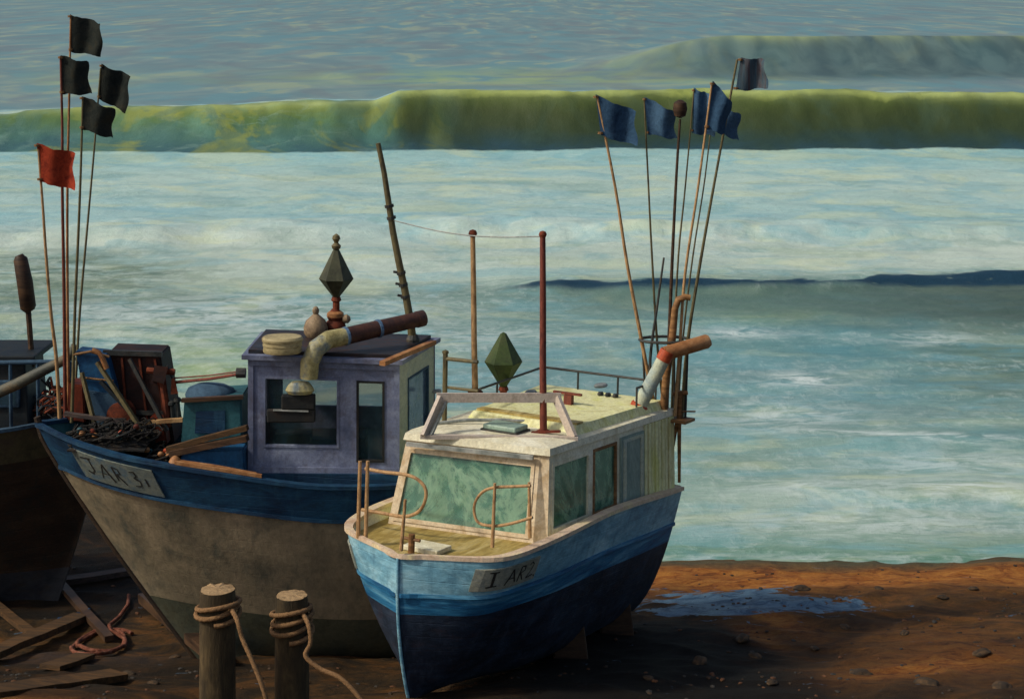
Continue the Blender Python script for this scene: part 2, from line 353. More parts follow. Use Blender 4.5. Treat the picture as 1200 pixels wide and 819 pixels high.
# --- node helpers for the two big surface materials
class NT:
    def __init__(s, name):
        s.m = bpy.data.materials.new(name); s.m.use_nodes = True; s.t = s.m.node_tree; s.N = s.t.nodes; s.b = s.N['Principled BSDF']
        s.geo = s.N.new('ShaderNodeNewGeometry'); s.sep = s.N.new('ShaderNodeSeparateXYZ'); s.L(s.geo.outputs['Position'], s.sep.inputs[0])
    def L(s, a, b): s.t.links.new(a, b)
    def math(s, op, a, b=None, c=None, clamp=False):
        n = s.N.new('ShaderNodeMath'); n.operation = op; n.use_clamp = clamp
        for i, v in enumerate((a, b, c)):
            if v is None: continue
            if isinstance(v, (int, float)): n.inputs[i].default_value = v
            else: s.L(v, n.inputs[i])
        return n.outputs[0]
    def vec(s, x, y, z=0.0):
        n = s.N.new('ShaderNodeCombineXYZ')
        for i, v in enumerate((x, y, z)):
            if isinstance(v, (int, float)): n.inputs[i].default_value = v
            else: s.L(v, n.inputs[i])
        return n.outputs[0]
    def noise(s, v, scale=1, detail=6, rough=.6, dist=0.0):
        n = s.N.new('ShaderNodeTexNoise'); n.inputs['Scale'].default_value = scale; n.inputs['Detail'].default_value = detail
        n.inputs['Roughness'].default_value = rough; n.inputs['Distortion'].default_value = dist; s.L(v, n.inputs['Vector']); return n.outputs[0]
    def rng(s, v, a, b, c=0.0, d=1.0, smooth=False):
        n = s.N.new('ShaderNodeMapRange'); n.clamp = True
        if smooth: n.interpolation_type = 'SMOOTHSTEP'
        for i, q in enumerate((a, b, c, d)): n.inputs[i+1].default_value = q
        s.L(v, n.inputs[0]); return n.outputs[0]
    def attr(s, k):
        n = s.N.new('ShaderNodeAttribute'); n.attribute_name = k; return n.outputs['Fac']
    def ramp(s, v, stops):
        n = s.N.new('ShaderNodeValToRGB'); e = n.color_ramp.elements
        while len(e) < len(stops): e.new(.5)
        for i, (p, c) in enumerate(stops): e[i].position = p; e[i].color = lin(c)
        s.L(v, n.inputs[0]); return n.outputs[0]
    def mix(s, f, a, b, mode='MIX'):
        n = s.N.new('ShaderNodeMix'); n.data_type = 'RGBA'; n.blend_type = mode
        for i, v in ((0, f), (6, a), (7, b)):
            if isinstance(v, (int, float)): n.inputs[i].default_value = v
            elif isinstance(v, tuple): n.inputs[i].default_value = lin(v)
            else: s.L(v, n.inputs[i])
        return n.outputs[2]

# --- sea: waves as real height, foam / green body / murk as material masks fixed to the water
def build_sea():
    ys = [22.5]
    while ys[-1] < 420: ys.append(ys[-1]*1.0034)
    while ys[-1] < 9000: ys.append(ys[-1]*1.03)
    ys = np.array(ys); nc = 620; s = np.linspace(-1, 1, nc)
    Y, S = np.meshgrid(ys, s, indexing='ij'); X = S*(0.42*Y+14)
    px = X/Y*F+600; 
    K = (HC-SEA)*F                                  # row = K/Y-20 on flat water
    row = K/Y+YH
    nl = vnoise(X*.05+40, Y*.05+11, 1)-.5; nm = vnoise(X*.2+90, Y*.35+5, 2)-.5; nf = vnoise(X*.9+33, Y*1.6+60, 3)-.5
    far = np.clip((Y-30)/60, 0, 1)
    Z = SEA+nl*.5*far+nm*.28*np.clip((Y-29)/25, .12, 1)*np.clip((220-Y)/120, .3, 1)+nf*.10*np.clip((Y-29)/20, .15, 1)*np.clip((120-Y)/40, 0, 1)
    nx = vnoise(X[:1]*0+X*.07+7, X*0+3.3, 5)-.5     # varies along the crest only
    nx2 = vnoise(X*.5+7, X*0+8.3, 6, 3)-.5
    def wave(cy, h, front, back, amp):
        d = Y-cy
        return h*amp*np.where(d < 0, np.exp(-(np.abs(d)/front)**1.7), np.exp(-(d/back)**2))
    # the long green breaker
    c1 = 105+nx*4+nx2*.4
    a1 = np.interp(X, [-60, -31, -20, -8.5, -7, 12, 31, 60], [.52, .62, .74, .86, 1.04, 1.02, .92, .8])*(1+.03*nx2)
    Z += wave(c1, 3.25, 3.0, 13, a1)+np.exp(-((Y-c1+1)/3.0)**2)*((vnoise(X*.25+3, Y*.5, 21, 4)-.5)*.45+(vnoise(X*1.3+3, Y*1.2, 22, 4)-.5)*.18)
    # the second one far out, to the right
    c2 = 196+nx*10+(X-40)*.05; a2 = np.clip((X-4)/22, 0, 1)*np.clip((150-X)/60, 0, 1); a2 = a2*a2*(3-2*a2)
    Z += wave(c2, 3.9, 7, 30, a2)
    # low ragged ridge
    c3 = 54.9+np.clip(X-8, 0, 30)*.27+nx*2.2+nx2*1.1; a3 = np.clip((X+1)/2.5, 0, 1)
    Z += wave(c3, .34, .7, 3.5, a3*(.9+nm*.6))
    # foam rollers inshore
    c4 = 67+nx*3+nx2*1.2; Z += wave(c4, .55, 1.0, 4, np.clip(.8+nm, 0, 2))
    c5 = 33.0+nx2*.7+nx*.8; Z += wave(c5, .16, .35, 1.2, np.clip((X-2)/4, 0, 1))
    c6 = 36.8+nx2*.6+nx*1.2; Z += wave(c6, .14, .4, 1.6, np.clip((X-2)/4, 0, 1))
    # masks
    d1 = Y-c1; body1 = np.clip((d1+6.2)/1.3, 0, 1)*np.clip((1.6-d1)/1.6, 0, 1)
    d2 = Y-c2; body2 = np.clip((d2+26)/12, 0, 1)*np.clip((4-d2)/4, 0, 1)*a2
    crest = np.exp(-((d1+.1)/.6)**2)*(.5+nx2*1.6)+np.exp(-((d2)/2.2)**2)*a2*(.35+nx2*1.2)
    hgt = np.clip((Z-SEA)/3.3, 0, 1)
    d3 = Y-c3; ridge = np.clip((d3+.62+nx2*.7+np.clip(X-11,0,9)*.10)/.35, 0, 1)*np.clip((.25+nx2*.6-d3)/.12, 0, 1)*np.clip((X+.8)/1.5, 0, 1)
    ridge2 = np.clip((d3+3.0+np.clip(X,0,18)*.45)/3.4, 0, 1)*np.clip(-d3/.6, 0, 1)*np.clip((X+1)/4, 0, 1)
    nn = (nx2*26+nl*40)
    murk = (1.6*gauss(px, row, 70, 325, 160, 30)+.9*gauss(px, row, 1170, 430, 110, 60)+.7*gauss(px, row, 1190, 350, 130, 26)
            +.5*gauss(px, row, 1180, 620, 110, 22)+.45*gauss(px, row, 860, 548, 70, 20)+.5*gauss(px, row, 30, 400, 70, 20)
            +.45*gauss(px, row, 880, 345, 160, 16))
    lime = gauss(px, row, 250, 430, 70, 30)+.75*gauss(px, row, 900, 372, 70, 10)+.8*gauss(px, row, 620, 92, 330, 10)*(row > 0)+.5*gauss(px, row, 90, 95, 60, 12)
    deep = gauss(px, row, 1060, 410, 160, 60)+.6*gauss(px, row, 830, 385, 130, 22)+.4*gauss(px, row, 700, 430, 130, 40)+.6*gauss(px, row, 1180, 520, 60, 14)
    pale = (gauss(px, row, 945, 446, 46, 9)+.8*gauss(px, row, 870, 392, 60, 6)+.7*gauss(px, row, 1080, 398, 60, 8)
            +.9*gauss(px, row, 1060, 517+ (px-1060)*.04, 150, 4)+.9*gauss(px, row, 1130, 578, 90, 11)+.6*gauss(px, row, 950, 577, 90, 9)
            +.7*gauss(px, row, 920, 490, 90, 16)+.35*gauss(px, row, 300, 400, 260, 40)+.6*gauss(px, row, 1120, 545, 120, 16)+.5*gauss(px, row, 250, 365, 240, 22)
            +.6*gauss(px, row, 1020, 612, 200, 20)+.55*gauss(px, row, 1000, 655, 400, 5)+.4*gauss(px, row, 600, 395, 130, 10))
    left = np.clip((-5.4-X)/9+nx2*2.5+nl*2, 0, 1)
    o = sheet('sea', X, Y, Z, dict(body1=body1, body2=body2, crest=crest, hgt=hgt, ridge=ridge, ridge2=ridge2,
              murk=murk, lime=lime, deep=deep, pale=pale, left=left), sea_material())
    return o

def sea_material():
    n = NT('sea water and foam'); x, y, z = n.sep.outputs
    ly = n.math('LOGARITHM', y, math.e)
    P = lambda fx, fy: n.vec(n.math('MULTIPLY', x, fx), n.math('MULTIPLY', ly, fy))
    big = n.noise(P(.045, 6), 1, 5, .6, .4); mid = n.noise(P(.16, 22), 1, 6, .62, .5)
    streak = n.noise(P(.34, 70), 1, 6, .68, .4); fine = n.noise(P(1.4, 210), 1, 5, .7, .2)
    row = n.math('DIVIDE', (HC-SEA)*F, y)                       # falls off with distance from the beach
    row = n.math('ADD', row, n.math('MULTIPLY', n.math('SUBTRACT', mid, .5), 34.0))
    row = n.math('ADD', row, n.math('MULTIPLY', n.math('SUBTRACT', streak, .5), 20.0))
    t = n.math('DIVIDE', row, 700.0)
    T = lambda r: (r+20)/700
    base = n.ramp(t, [(0, (96,126,132)), (T(40), (106,136,138)), (T(80), (122,148,144)), (T(140), (118,148,142)), (T(186), (156,196,194)),
                      (T(215), (176,200,188)), (T(262), (152,190,190)), (T(288), (194,208,194)), (T(322), (182,200,186)), (T(345), (112,140,130)),
                      (T(400), (112,146,140)), (T(450), (114,146,148)), (T(500), (124,154,148)), (T(548), (136,166,156)), (T(590), (144,170,156)),
                      (T(625), (138,166,150)), (T(650), (92,136,112))])
    # brushed variation: bluer, warmer, whiter strokes
    s2 = n.noise(P(.30, 24), 1, 4, .6, .7); s3 = n.noise(n.vec(n.math('ADD', n.math('MULTIPLY', x, .22), 31.0), n.math('MULTIPLY', ly, 20)), 1, 4, .6, .7)
    c = n.mix(n.math('MULTIPLY', n.rng(s2, .50, .60), .42), base, (112,172,184))
    c = n.mix(n.math('MULTIPLY', n.rng(s3, .52, .62), .42), c, (204,212,168))
    c = n.mix(n.math('MULTIPLY', n.rng(mid, .54, .66), .4), c, (116,156,146))
    c = n.mix(n.math('MULTIPLY', n.rng(fine, .52, .72), .30), c, (214,224,216))
    c = n.mix(n.math('MULTIPLY', n.rng(big, .50, .66), .30), c, (112,150,142))
    offs = n.rng(y, 106, 118); f1 = n.noise(P(.08, 6), 1, 2, .5, 1.2); f2 = n.noise(n.vec(n.math('ADD', n.math('MULTIPLY', x, .13), 71.0), n.math('MULTIPLY', ly, 9)), 1, 3, .55, 1.2)
    farc = n.mix(n.rng(f2, .42, .58), (104,132,136), (120,144,142)); farc = n.mix(n.math('MULTIPLY', n.rng(f1, .50, .60), .7), farc, (96,140,148)); farc = n.mix(n.math('MULTIPLY', n.rng(f2, .58, .66), .7), farc, (148,162,136)); farc = n.mix(n.math('MULTIPLY', n.rng(f1, .44, .36), .5), farc, (112,122,126))
    c = n.mix(offs, c, farc)
    c = n.mix(n.math('MULTIPLY', n.attr('deep'), .8), c, n.mix(n.rng(mid, .4, .6), (66,124,134), (108,152,156)))
    brk = n.rng(n.noise(P(.5, 50), 1, 6, .65, .5), .34, .56)
    c = n.mix(n.math('MULTIPLY', n.math('MULTIPLY', n.attr('murk'), .9), brk), c, n.mix(n.rng(streak, .4, .6), (82,108,92), (124,142,118)))
    c = n.mix(n.math('MULTIPLY', n.math('MULTIPLY', n.attr('lime'), .75), n.rng(mid, .36, .6)), c, (158,178,104))
    pm = n.math('MULTIPLY', n.attr('pale'), n.rng(n.noise(P(.7, 60), 1, 6, .7, 1.2), .42, .56))
    c = n.mix(n.math('MULTIPLY', pm, .9), c, (216,228,224))
    fr = n.noise(n.vec(n.math('MULTIPLY', x, 2.6), n.math('MULTIPLY', y, 1.5)), 1, 8, .78, .6)
    fz = n.math('MULTIPLY', n.rng(fr, .50, .62), n.rng(y, 100, 60, .0, .26)); c = n.mix(n.math('MULTIPLY', fz, n.rng(mid, .40, .56)), c, (226,236,230)); c = n.mix(n.math('MULTIPLY', n.rng(fr, .46, .36), .22), c, (84,124,122))
    # the ragged dark ridge
    c = n.mix(n.math('MULTIPLY', n.attr('ridge2'), .8), c, n.mix(n.rng(x, 6, 16), (84,112,102), (58,76,66)))
    c = n.mix(n.math('MULTIPLY', n.attr('ridge'), n.rng(fine, .25, .4)), c, (24,56,74))
    # green breaker
    h = n.attr('hgt'); hh = n.math('ADD', h, n.math('MULTIPLY', n.math('SUBTRACT', s3, .5), .5))
    g = n.ramp(hh, [(.06, (40,70,80)), (.20, (42,64,58)), (.40, (50,64,38)), (.66, (58,70,36)), (.90, (72,86,40)), (1.0, (140,152,78))])
    gl = n.ramp(hh, [(.06, (58,94,98)), (.25, (72,108,94)), (.5, (84,112,64)), (.75, (112,128,62)), (.95, (110,142,112))])
    vein = n.N.new('ShaderNodeTexVoronoi'); vein.feature = 'DISTANCE_TO_EDGE'; vein.inputs['Scale'].default_value = 1
    wx = n.math('ADD', n.math('MULTIPLY', x, .22), n.math('MULTIPLY', mid, 1.6)); wz = n.math('ADD', n.math('MULTIPLY', z, .6), n.math('MULTIPLY', streak, 1.6))
    n.L(n.vec(wx, wz), vein.inputs['Vector'])
    vv = n.rng(vein.outputs['Distance'], .0, .06, 1, 0)
    gl = n.mix(n.math('MULTIPLY', n.math('MULTIPLY', vv, n.rng(big, .44, .6)), .5), gl, (140,170,156)); gl = n.mix(n.math('MULTIPLY', n.rng(mid, .5, .66), .5), gl, (92,140,128))
    g = n.mix(n.math('MULTIPLY', n.rng(s2, .50, .66), .35), g, (58,82,68)); gl = n.mix(n.math('MULTIPLY', n.rng(s3, .52, .58), .6), gl, (138,144,62)); gl = n.mix(n.math('MULTIPLY', n.rng(s2, .50, .42), .5), gl, (66,104,96))
    g = n.mix(n.attr('left'), g, gl)
    edge = n.math('ADD', n.attr('body1'), n.math('MULTIPLY', n.math('SUBTRACT', fine, .5), .5))
    c = n.mix(n.rng(edge, .3, .6), c, g)
    c = n.mix(n.math('MULTIPLY', n.attr('body2'), .8), c, n.mix(n.rng(s2, .4, .6), (56,78,80), (80,102,100)))
    c = n.mix(n.math('MULTIPLY', n.attr('crest'), .8), c, (178,192,120))
    n.L(c, n.b.inputs['Base Color']); n.b.inputs['Roughness'].default_value = .5; n.b.inputs['Specular IOR Level'].default_value = .25
    bp = n.N.new('ShaderNodeBump'); bp.inputs['Distance'].default_value = .12; n.L(n.rng(y, 95, 125, .5, .03), bp.inputs['Strength'])
    q = n.math('ADD', n.math('ADD', n.noise(P(1.1, 120), 1, 8, .7, .6), n.math('MULTIPLY', fine, .6)), n.math('MULTIPLY', fr, .7)); n.L(q, bp.inputs['Height']); n.L(bp.outputs[0], n.b.inputs['Normal'])
    return n.m

def beach_material():
    n = NT('wet brown beach'); x, y, z = n.sep.outputs
    v = n.vec(n.math('MULTIPLY', x, .55), n.math('MULTIPLY', y, 1.0)); 
    a = n.noise(v, 1.6, 9, .68, 1.2); b = n.noise(v, 5, 9, .7, .9); f = n.noise(v, 30, 8, .78); f9 = n.noise(n.vec(x, y), 55, 4, .8)
    c = n.ramp(a, [(.3, (30,26,18)), (.43, (56,44,28)), (.52, (86,62,32)), (.62, (124,82,38)), (.75, (84,76,50))])
    c = n.mix(n.math('MULTIPLY', n.rng(b, .5, .66), .5), c, (42,38,28))
    og = n.math('MULTIPLY', n.attr('orange'), n.rng(b, .30, .46))
    c = n.mix(og, c, n.mix(n.rng(b, .42, .62), (168,94,36), (216,146,66)))
    c = n.mix(n.math('MULTIPLY', n.attr('mauve'), n.rng(b, .36, .56)), c, (92,76,70))
    c = n.mix(n.math('MULTIPLY', n.rng(f, .62, .74), .35), c, (150,112,74))
    c = n.mix(n.math('MULTIPLY', n.attr('dark'), n.rng(a, .72, .60, .8, 1.0)), c, n.mix(b, (6,7,6), (20,17,12)))  # near black tone, includes the boat shadow painted into the beach
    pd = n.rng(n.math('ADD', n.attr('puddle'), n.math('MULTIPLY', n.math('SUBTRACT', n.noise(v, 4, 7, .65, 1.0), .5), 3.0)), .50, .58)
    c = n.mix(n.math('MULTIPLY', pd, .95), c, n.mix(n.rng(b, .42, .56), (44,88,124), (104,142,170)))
    c = n.mix(n.math('MULTIPLY', n.attr('wet'), .8), c, n.mix(b, (70,78,62), (98,108,86)))
    c = n.mix(n.rng(f, .40, .62, .0, .35), c, (40,30,18))
    n.L(c, n.b.inputs['Base Color']); n.b.inputs['Specular IOR Level'].default_value = .2
    rg = n.math('SUBTRACT', .85, n.math('MULTIPLY', pd, .45)); n.L(rg, n.b.inputs['Roughness'])
    bp = n.N.new('ShaderNodeBump'); bp.inputs['Strength'].default_value = .9; bp.inputs['Distance'].default_value = .09
    n.L(n.math('ADD', n.math('ADD', b, n.math('MULTIPLY', f, .8)), n.math('MULTIPLY', f9, .25)), bp.inputs['Height']); n.L(bp.outputs[0], n.b.inputs['Normal'])
    return n.m

def build_beach():
    ys = np.concatenate([np.linspace(-30, 14, 40), np.linspace(14.1, 31, 300), np.linspace(31.5, 90, 40)])
    xs = np.concatenate([np.linspace(-120, -10.5, 40), np.linspace(-10.4, 11, 380), np.linspace(11.5, 120, 40)])
    Y, X = np.meshgrid(ys, xs, indexing='ij'); Z = np.zeros_like(X)
    for i in range(X.shape[0]):
        for j in range(X.shape[1]): Z[i, j] = beach_z(X[i, j], Y[i, j])
    G = lambda cx, cy, sx, sy, r=0: np.exp(-((X-cx)/sx)**2-((Y-cy-r*(X-cx))/sy)**2)
    orange = .75*G(5.2, 22.2, 1.3, .5, .4)*1.0+.9*G(3.5, 24.2, .35, .5, -1.3)+.8*G(-5.2, 19.3, 2.6, .5)+1.0*np.exp(-((Y-28.2)/1.1)**2)*(X > 1)*.9+.9*G(-4.6, 19.6, 1.8, .55)+.6*G(-6, 20.4, 2, .4)+.7*G(3.9, 25.1, .5, .7, -1.0)+.9*G(4.8, 27.4, 1.2, .4)+.35*G(6, 23, 1.5, 2)+.5*G(-2.6, 20.6, 1, .3)
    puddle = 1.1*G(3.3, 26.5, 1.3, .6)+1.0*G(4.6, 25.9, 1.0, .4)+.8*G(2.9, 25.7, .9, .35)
    boat_shade = 1/(1+np.exp(-(24.9-Y+.25*vnoise(X*1.3, Y*1.3, 31)*4-.32*(X-1))*2.4))*np.clip((X+1.2)/1.6, 0, 1)  # cast shadow of the blue boat, painted into the beach colour
    boat_shade = boat_shade*(.38+.62/(1+np.exp((X-3.3-.12*(25-Y)-.8*(vnoise(X*1.1, Y*1.1, 33)-.5))*5)))
    dark = 1.0*boat_shade+.6*G(-4.4, 23.0, 3, 1.1)+.3*G(-6.6, 22.6, 2, .6)  # painted boat shadow plus darker ground along the left boats
    mauve = .8*G(-6.6, 23.9, 1.8, .35)+.4*G(-6.2, 21.5, 1, .5)
    wet = np.clip(1-np.abs(Y-29.3)/.55, 0, 1)*(X > -2)
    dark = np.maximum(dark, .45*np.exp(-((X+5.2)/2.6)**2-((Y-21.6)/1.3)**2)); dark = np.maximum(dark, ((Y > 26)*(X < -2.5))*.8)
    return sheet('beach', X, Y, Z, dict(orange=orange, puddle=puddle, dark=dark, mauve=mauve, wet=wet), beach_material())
build_sea(); build_beach()

# ------------------------------------------------------------------ hulls
class Hull:
    def __init__(s, L, beam, sheer, keel, rake, power, stemw=.03, mirror=1):
        s.L, s.beam, s.sheer, s.keel, s.rake, s.power, s.stemw = L, beam, sheer, keel, rake, power, stemw
    def P(s, t, k, side, off=0.0):
        """t 0..1 bow to stern, k 0..1 keel to sheer, side -1/+1"""
        r = s.rake(k); uref = t*s.L
        zs = s.sheer(uref); zk = s.keel(uref); z = zk+k*(zs-zk)
        u = r+t*(s.L-r); b = max(s.beam(uref)*s.power(t, k), s.stemw if k > 0 else s.stemw)
        return Vector((u, side*(b+off), z))
    def kd(s, t, zdeck):
        u = t*s.L; return min(max((zdeck(u)-s.keel(u))/(s.sheer(u)-s.keel(u)), .1), .98)
    def shell(s, name, mats, cuts, parent, nt_=60, ks=None, tpow=1.6):
        m = MB(); ks = ks or []
        ts = [(i/nt_)**tpow for i in range(nt_+1)]
        lev = sorted(set([0, .03, .08, .14, .2, .27, .34, .42, .5, .58, .66, .74, .8, .86, .92, 1.0]+list(cuts)))
        for side in (-1, 1):
            g = [[m.bm.verts.new(s.P(t, k, side)) for k in lev] for t in ts]
            for i in range(nt_):
                for j in range(len(lev)-1):
                    kk = (lev[j]+lev[j+1])/2; m.mi = sum(kk > c for c in cuts)
                    m._f([g[i][j], g[i+1][j], g[i+1][j+1], g[i][j+1]])
            if side == -1: A = g
            else: B = g
        m.mi = 0
        for i in range(nt_): m._f([A[i][0], A[i+1][0], B[i+1][0], B[i][0]])
        for j in range(len(lev)-1):
            kk = (lev[j]+lev[j+1])/2; m.mi = sum(kk > c for c in cuts)
            m._f([A[0][j], A[0][j+1], B[0][j+1], B[0][j]]); m._f([A[-1][j], A[-1][j+1], B[-1][j+1], B[-1][j]])
        bmesh.ops.remove_doubles(m.bm, verts=m.bm.verts, dist=.0005)
        return m.build(name, mats, parent, smooth=True)
    def inner(s, name, mat, parent, zdeck, inset=.07, nt_=40):
        """inner face of the bulwark"""
        m = MB(); ts = [(i/nt_)**1.5 for i in range(nt_+1)]
        for side in (-1, 1):
            top = []; bot = []
            for t in ts:
                p = s.P(t, 1, side); b = max(abs(p.y)-inset, .005); uu = p.x+(inset*1.2 if t < .02 else 0)
                top.append(m.bm.verts.new((uu, side*b, p.z-.005)))
                kd = s.kd(t, zdeck); q = s.P(t, kd, side); bb = max(abs(q.y)-inset, .005)
                bot.append(m.bm.verts.new((q.x+(inset*1.6 if t < .02 else 0), side*bb, q.z-.01)))
            for i in range(nt_): m._f([top[i], top[i+1], bot[i+1], bot[i]])
        return m.build(name, mat, parent, smooth=True)
    def deck(s, name, mat, parent, zdeck, inset=.05, nt_=40):
        m = MB(); ts = [(i/nt_)**1.5 for i in range(nt_+1)]; A = []; B = []
        for t in ts:
            q = s.P(t, s.kd(t, zdeck), 1); b = max(q.y-inset, .004); z = zdeck(q.x)
            A.append((q.x+.08, -b, z)); B.append((q.x+.08, b, z))
        for i in range(nt_):
            a, b, c, d = A[i], A[i+1], B[i+1], B[i]
            dn = lambda q: (q[0], q[1], q[2]-.04)
            m.hexa([dn(a), dn(b), dn(c), dn(d), a, b, c, d])
        return m.build(name, mat, parent)
    def cap(s, name, mat, parent, wdt=.11, h=.045, out=.03, t0=0, t1=1, zoff=0, k=1.0, nt_=50, sides=(-1, 1)):
        m = MB()
        for side in sides:
            ring = []
            for i in range(nt_+1):
                t = t0+(t1-t0)*(i/nt_)**1.5; p = s.P(t, k, side); yo = side*(abs(p.y)+out); yi = side*max(abs(p.y)+out-wdt, .0)
                x = p.x-(.03 if t < .01 else 0); z = p.z+zoff
                ring.append([m.bm.verts.new(q) for q in ((x, yo, z), (x, yo, z+h), (x, yi, z+h), (x, yi, z))])
            for a, b in zip(ring, ring[1:]):
                for q in range(4): m._f([a[q], a[(q+1) % 4], b[(q+1) % 4], b[q]])
            m._f(ring[0]); m._f(list(reversed(ring[-1])))
        return m.build(name, mat, parent)
    def board(s, mat, lmat, parent, u0, u1, k0, k1, side, text, n=16):
        """number board following the planking, strokes of lettering lie on it"""
        def Q(a, b, off):      # a,b in 0..1 over the board
            t = (u0+(u1-u0)*a)/s.L; k = k0+(k1-k0)*b; p = s.P(t, k, side)
            e = 1e-3; du = s.P(t+e, k, side)-p; dv = s.P(t, k+e, side)-p; nn = du.cross(dv).normalized()
            if nn.y*side < 0: nn = -nn
            return p+nn*off
        m = MB(); m.grid(lambda i, j: Q(i/(n-1), j/5, .022)+Vector((0,0,0)), n, 6)
        g = [[m.bm.verts.new(Q(i/(n-1), j/5, .002)) for j in range(6)] for i in range(n)]
        m.bm.verts.ensure_lookup_table(); vt = list(m.bm.verts); f = lambda i, j: vt[i*6+j]
        for i in range(n-1):
            m._f([f(i, 0), g[i][0], g[i+1][0], f(i+1, 0)]); m._f([f(i, 5), f(i+1, 5), g[i+1][5], g[i][5]])
        for j in range(5):
            m._f([f(0, j), f(0, j+1), g[0][j+1], g[0][j]]); m._f([f(n-1, j), g[n-1][j], g[n-1][j+1], f(n-1, j+1)])
        bo = m.build('number_board', mat, parent, wob=.004)
        m = MB()
        for st, wd in text:
            pts = []
            for (a, b), (c, d) in zip(st, st[1:]):
                for q in range(4): pts.append((a+(c-a)*q/4, b+(d-b)*q/4))
            pts.append(st[-1])
            P3 = [Q(a, b, .026) for a, b in pts]
            L_ = len(P3); prev = None
            for i, p in enumerate(P3):
                d = (P3[min(i+1, L_-1)]-P3[max(i-1, 0)]).normalized(); nn = Q(pts[i][0], pts[i][1], 1)-Q(pts[i][0], pts[i][1], 0)
                x = d.cross(nn).normalized()*wd*.5*(1+.35*mn.noise(p*20)); cur = (m.bm.verts.new(p+x), m.bm.verts.new(p-x))
                if prev: m._f([prev[0], cur[0], cur[1], prev[1]])
                prev = cur
        m.build('lettering', lmat, bo)
        return bo

def sm(x): x = min(max(x, 0), 1); return x*x*(3-2*x)

# ================================================================== RIGHT BOAT (blue and cream)
RB_loc = (-1.40, 20.2, 0.0); RB_rot = (0, R(3.5), R(60))
RB = frame(RB_loc, RB_rot)
rb = empty('fishing_boat', RB_loc, 'light blue wooden fishing boat with cream cabin, bow towards the viewer, board reading IAR 2', 'fishing boat', rot=RB_rot)
H1 = Hull(5.5, smooth_interp([(0,.03),(.12,.36),(.26,.74),(.40,1.06),(.6,1.24),(1,1.32),(1.8,1.33),(3.2,1.31),(4.4,1.27),(5.5,1.2)]),
          smooth_interp([(0,1.77),(1,1.84),(1.8,1.86),(3.2,1.86),(5.5,1.68)]),
          smooth_interp([(0,.02),(1.5,-.08),(3,-.22),(5.5,-.30)]),
          lambda k: .34*(1-k)**2.2,
          lambda t, k: (k**(.72-.36*sm(t*2.6)))*(1-.06*k*(1-sm(t*3))) if k > 0 else 0)
H1.shell('hull', [C['navy'], C['blue_band'], C['blue_hull']], (.62, .74), rb)
dz = lambda u: 1.72
H1.inner('bulwark_lining', C['cream'], rb, dz, .06); H1.deck('deck', C['ochre'], rb, dz)
H1.cap('gunwale', C['beigecap'], rb, .13, .05, .035)
H1.cap('rubbing_strake', C['blue_band'], rb, .03, .045, .03, k=.74)
m = MB(); m.tube([H1.P(0, k, 1)*Vector((1,0,1)) + Vector((-.025,0,0)) if False else Vector((H1.P(0,k,1).x-.02, 0, H1.P(0,k,1).z)) for k in [i/14 for i in range(15)]], .02, 8)
m.build('stem_post', C['blue_hull'], rb)
IAR2 = [([(.17,.86),(.18,.2)], .034), ([(.12,.84),(.22,.86)], .016), ([(.12,.18),(.24,.22)], .016),
        ([(.36,.16),(.41,.5),(.44,.84)], .02), ([(.44,.84),(.49,.5),(.54,.2)], .024), ([(.39,.42),(.5,.42)], .014),
        ([(.59,.18),(.60,.84)], .024), ([(.60,.84),(.68,.82),(.69,.62),(.60,.52)], .018), ([(.62,.5),(.70,.18)], .022),
        ([(.78,.78),(.83,.88),(.88,.76),(.86,.56),(.78,.2)], .017), ([(.78,.2),(.92,.26)], .02), ([(.955,.17),(.97,.20)], .028)]
u_ = lambda px: px
H1.board(C['plate'], C['letter'], rb, .34, 1.16, .80, .95, -1, IAR2)
H1.board(C['plate'], C['letter'], rb, .42, .80, .78, .93, 1, [([(.55,.8),(.56,.22)], .03), ([(.16,.78),(.2,.24)], .022)])

# --- cabin: faceted front, side walls flaring aft
CZ = 2.76
def cab(u, y, z): return Vector((u, y, z))
lower = [(1.36, 1.08), (1.66, -.90), (1.80, -1.03), (5.34, -1.15), (5.34, 1.13), (1.72, 1.14)]
def up(p):     # lean in towards the top
    u, y = p; return (u+(.25 if u < 1.7 else (.14 if u < 2 else -.0)), y*(.92 if u < 2 else .965))
upper = [up(p) for p in lower]
def wall_panel(m, a0, b0, a1, b1, th=.045, holes=()):
    pass
def wpt(i, s, h, off=0.0):
    """point on cabin wall i at fraction s along, fraction h up"""
    j = (i+1) % 6; z0 = 1.70; z1 = CZ
    A = Vector((*lower[i], z0)); B = Vector((*lower[j], z0)); Cc = Vector((*upper[j], z1)); D = Vector((*upper[i], z1))
    p = A.lerp(B, s).lerp(D.lerp(Cc, s), h)
    n = (B-A).cross(D-A).normalized()
    c = Vector((3, 0, 2.2)); n = n if n.dot(p-c) > 0 else -n
    return p+n*off
def slab(m, i, s0, s1, h0, h1, o0=-.04, o1=0.0):
    q = lambda s, h, o: wpt(i, s, h, o)
    m.hexa([q(s0,h0,o0), q(s1,h0,o0), q(s1,h0,o1), q(s0,h0,o1), q(s0,h1,o0), q(s1,h1,o0), q(s1,h1,o1), q(s0,h1,o1)])
def wall(m, i, wins, sx=0.0, ex=1.0):
    """wall i with rectangular openings wins=[(s0,s1,h0,h1)] built as strips"""
    cur = sx
    for (s0, s1, h0, h1) in wins:
        if s0 > cur: slab(m, i, cur, s0, 0, 1)
        slab(m, i, s0, s1, 0, h0); slab(m, i, s0, s1, h1, 1); cur = s1
    if ex > cur: slab(m, i, cur, ex, 0, 1)
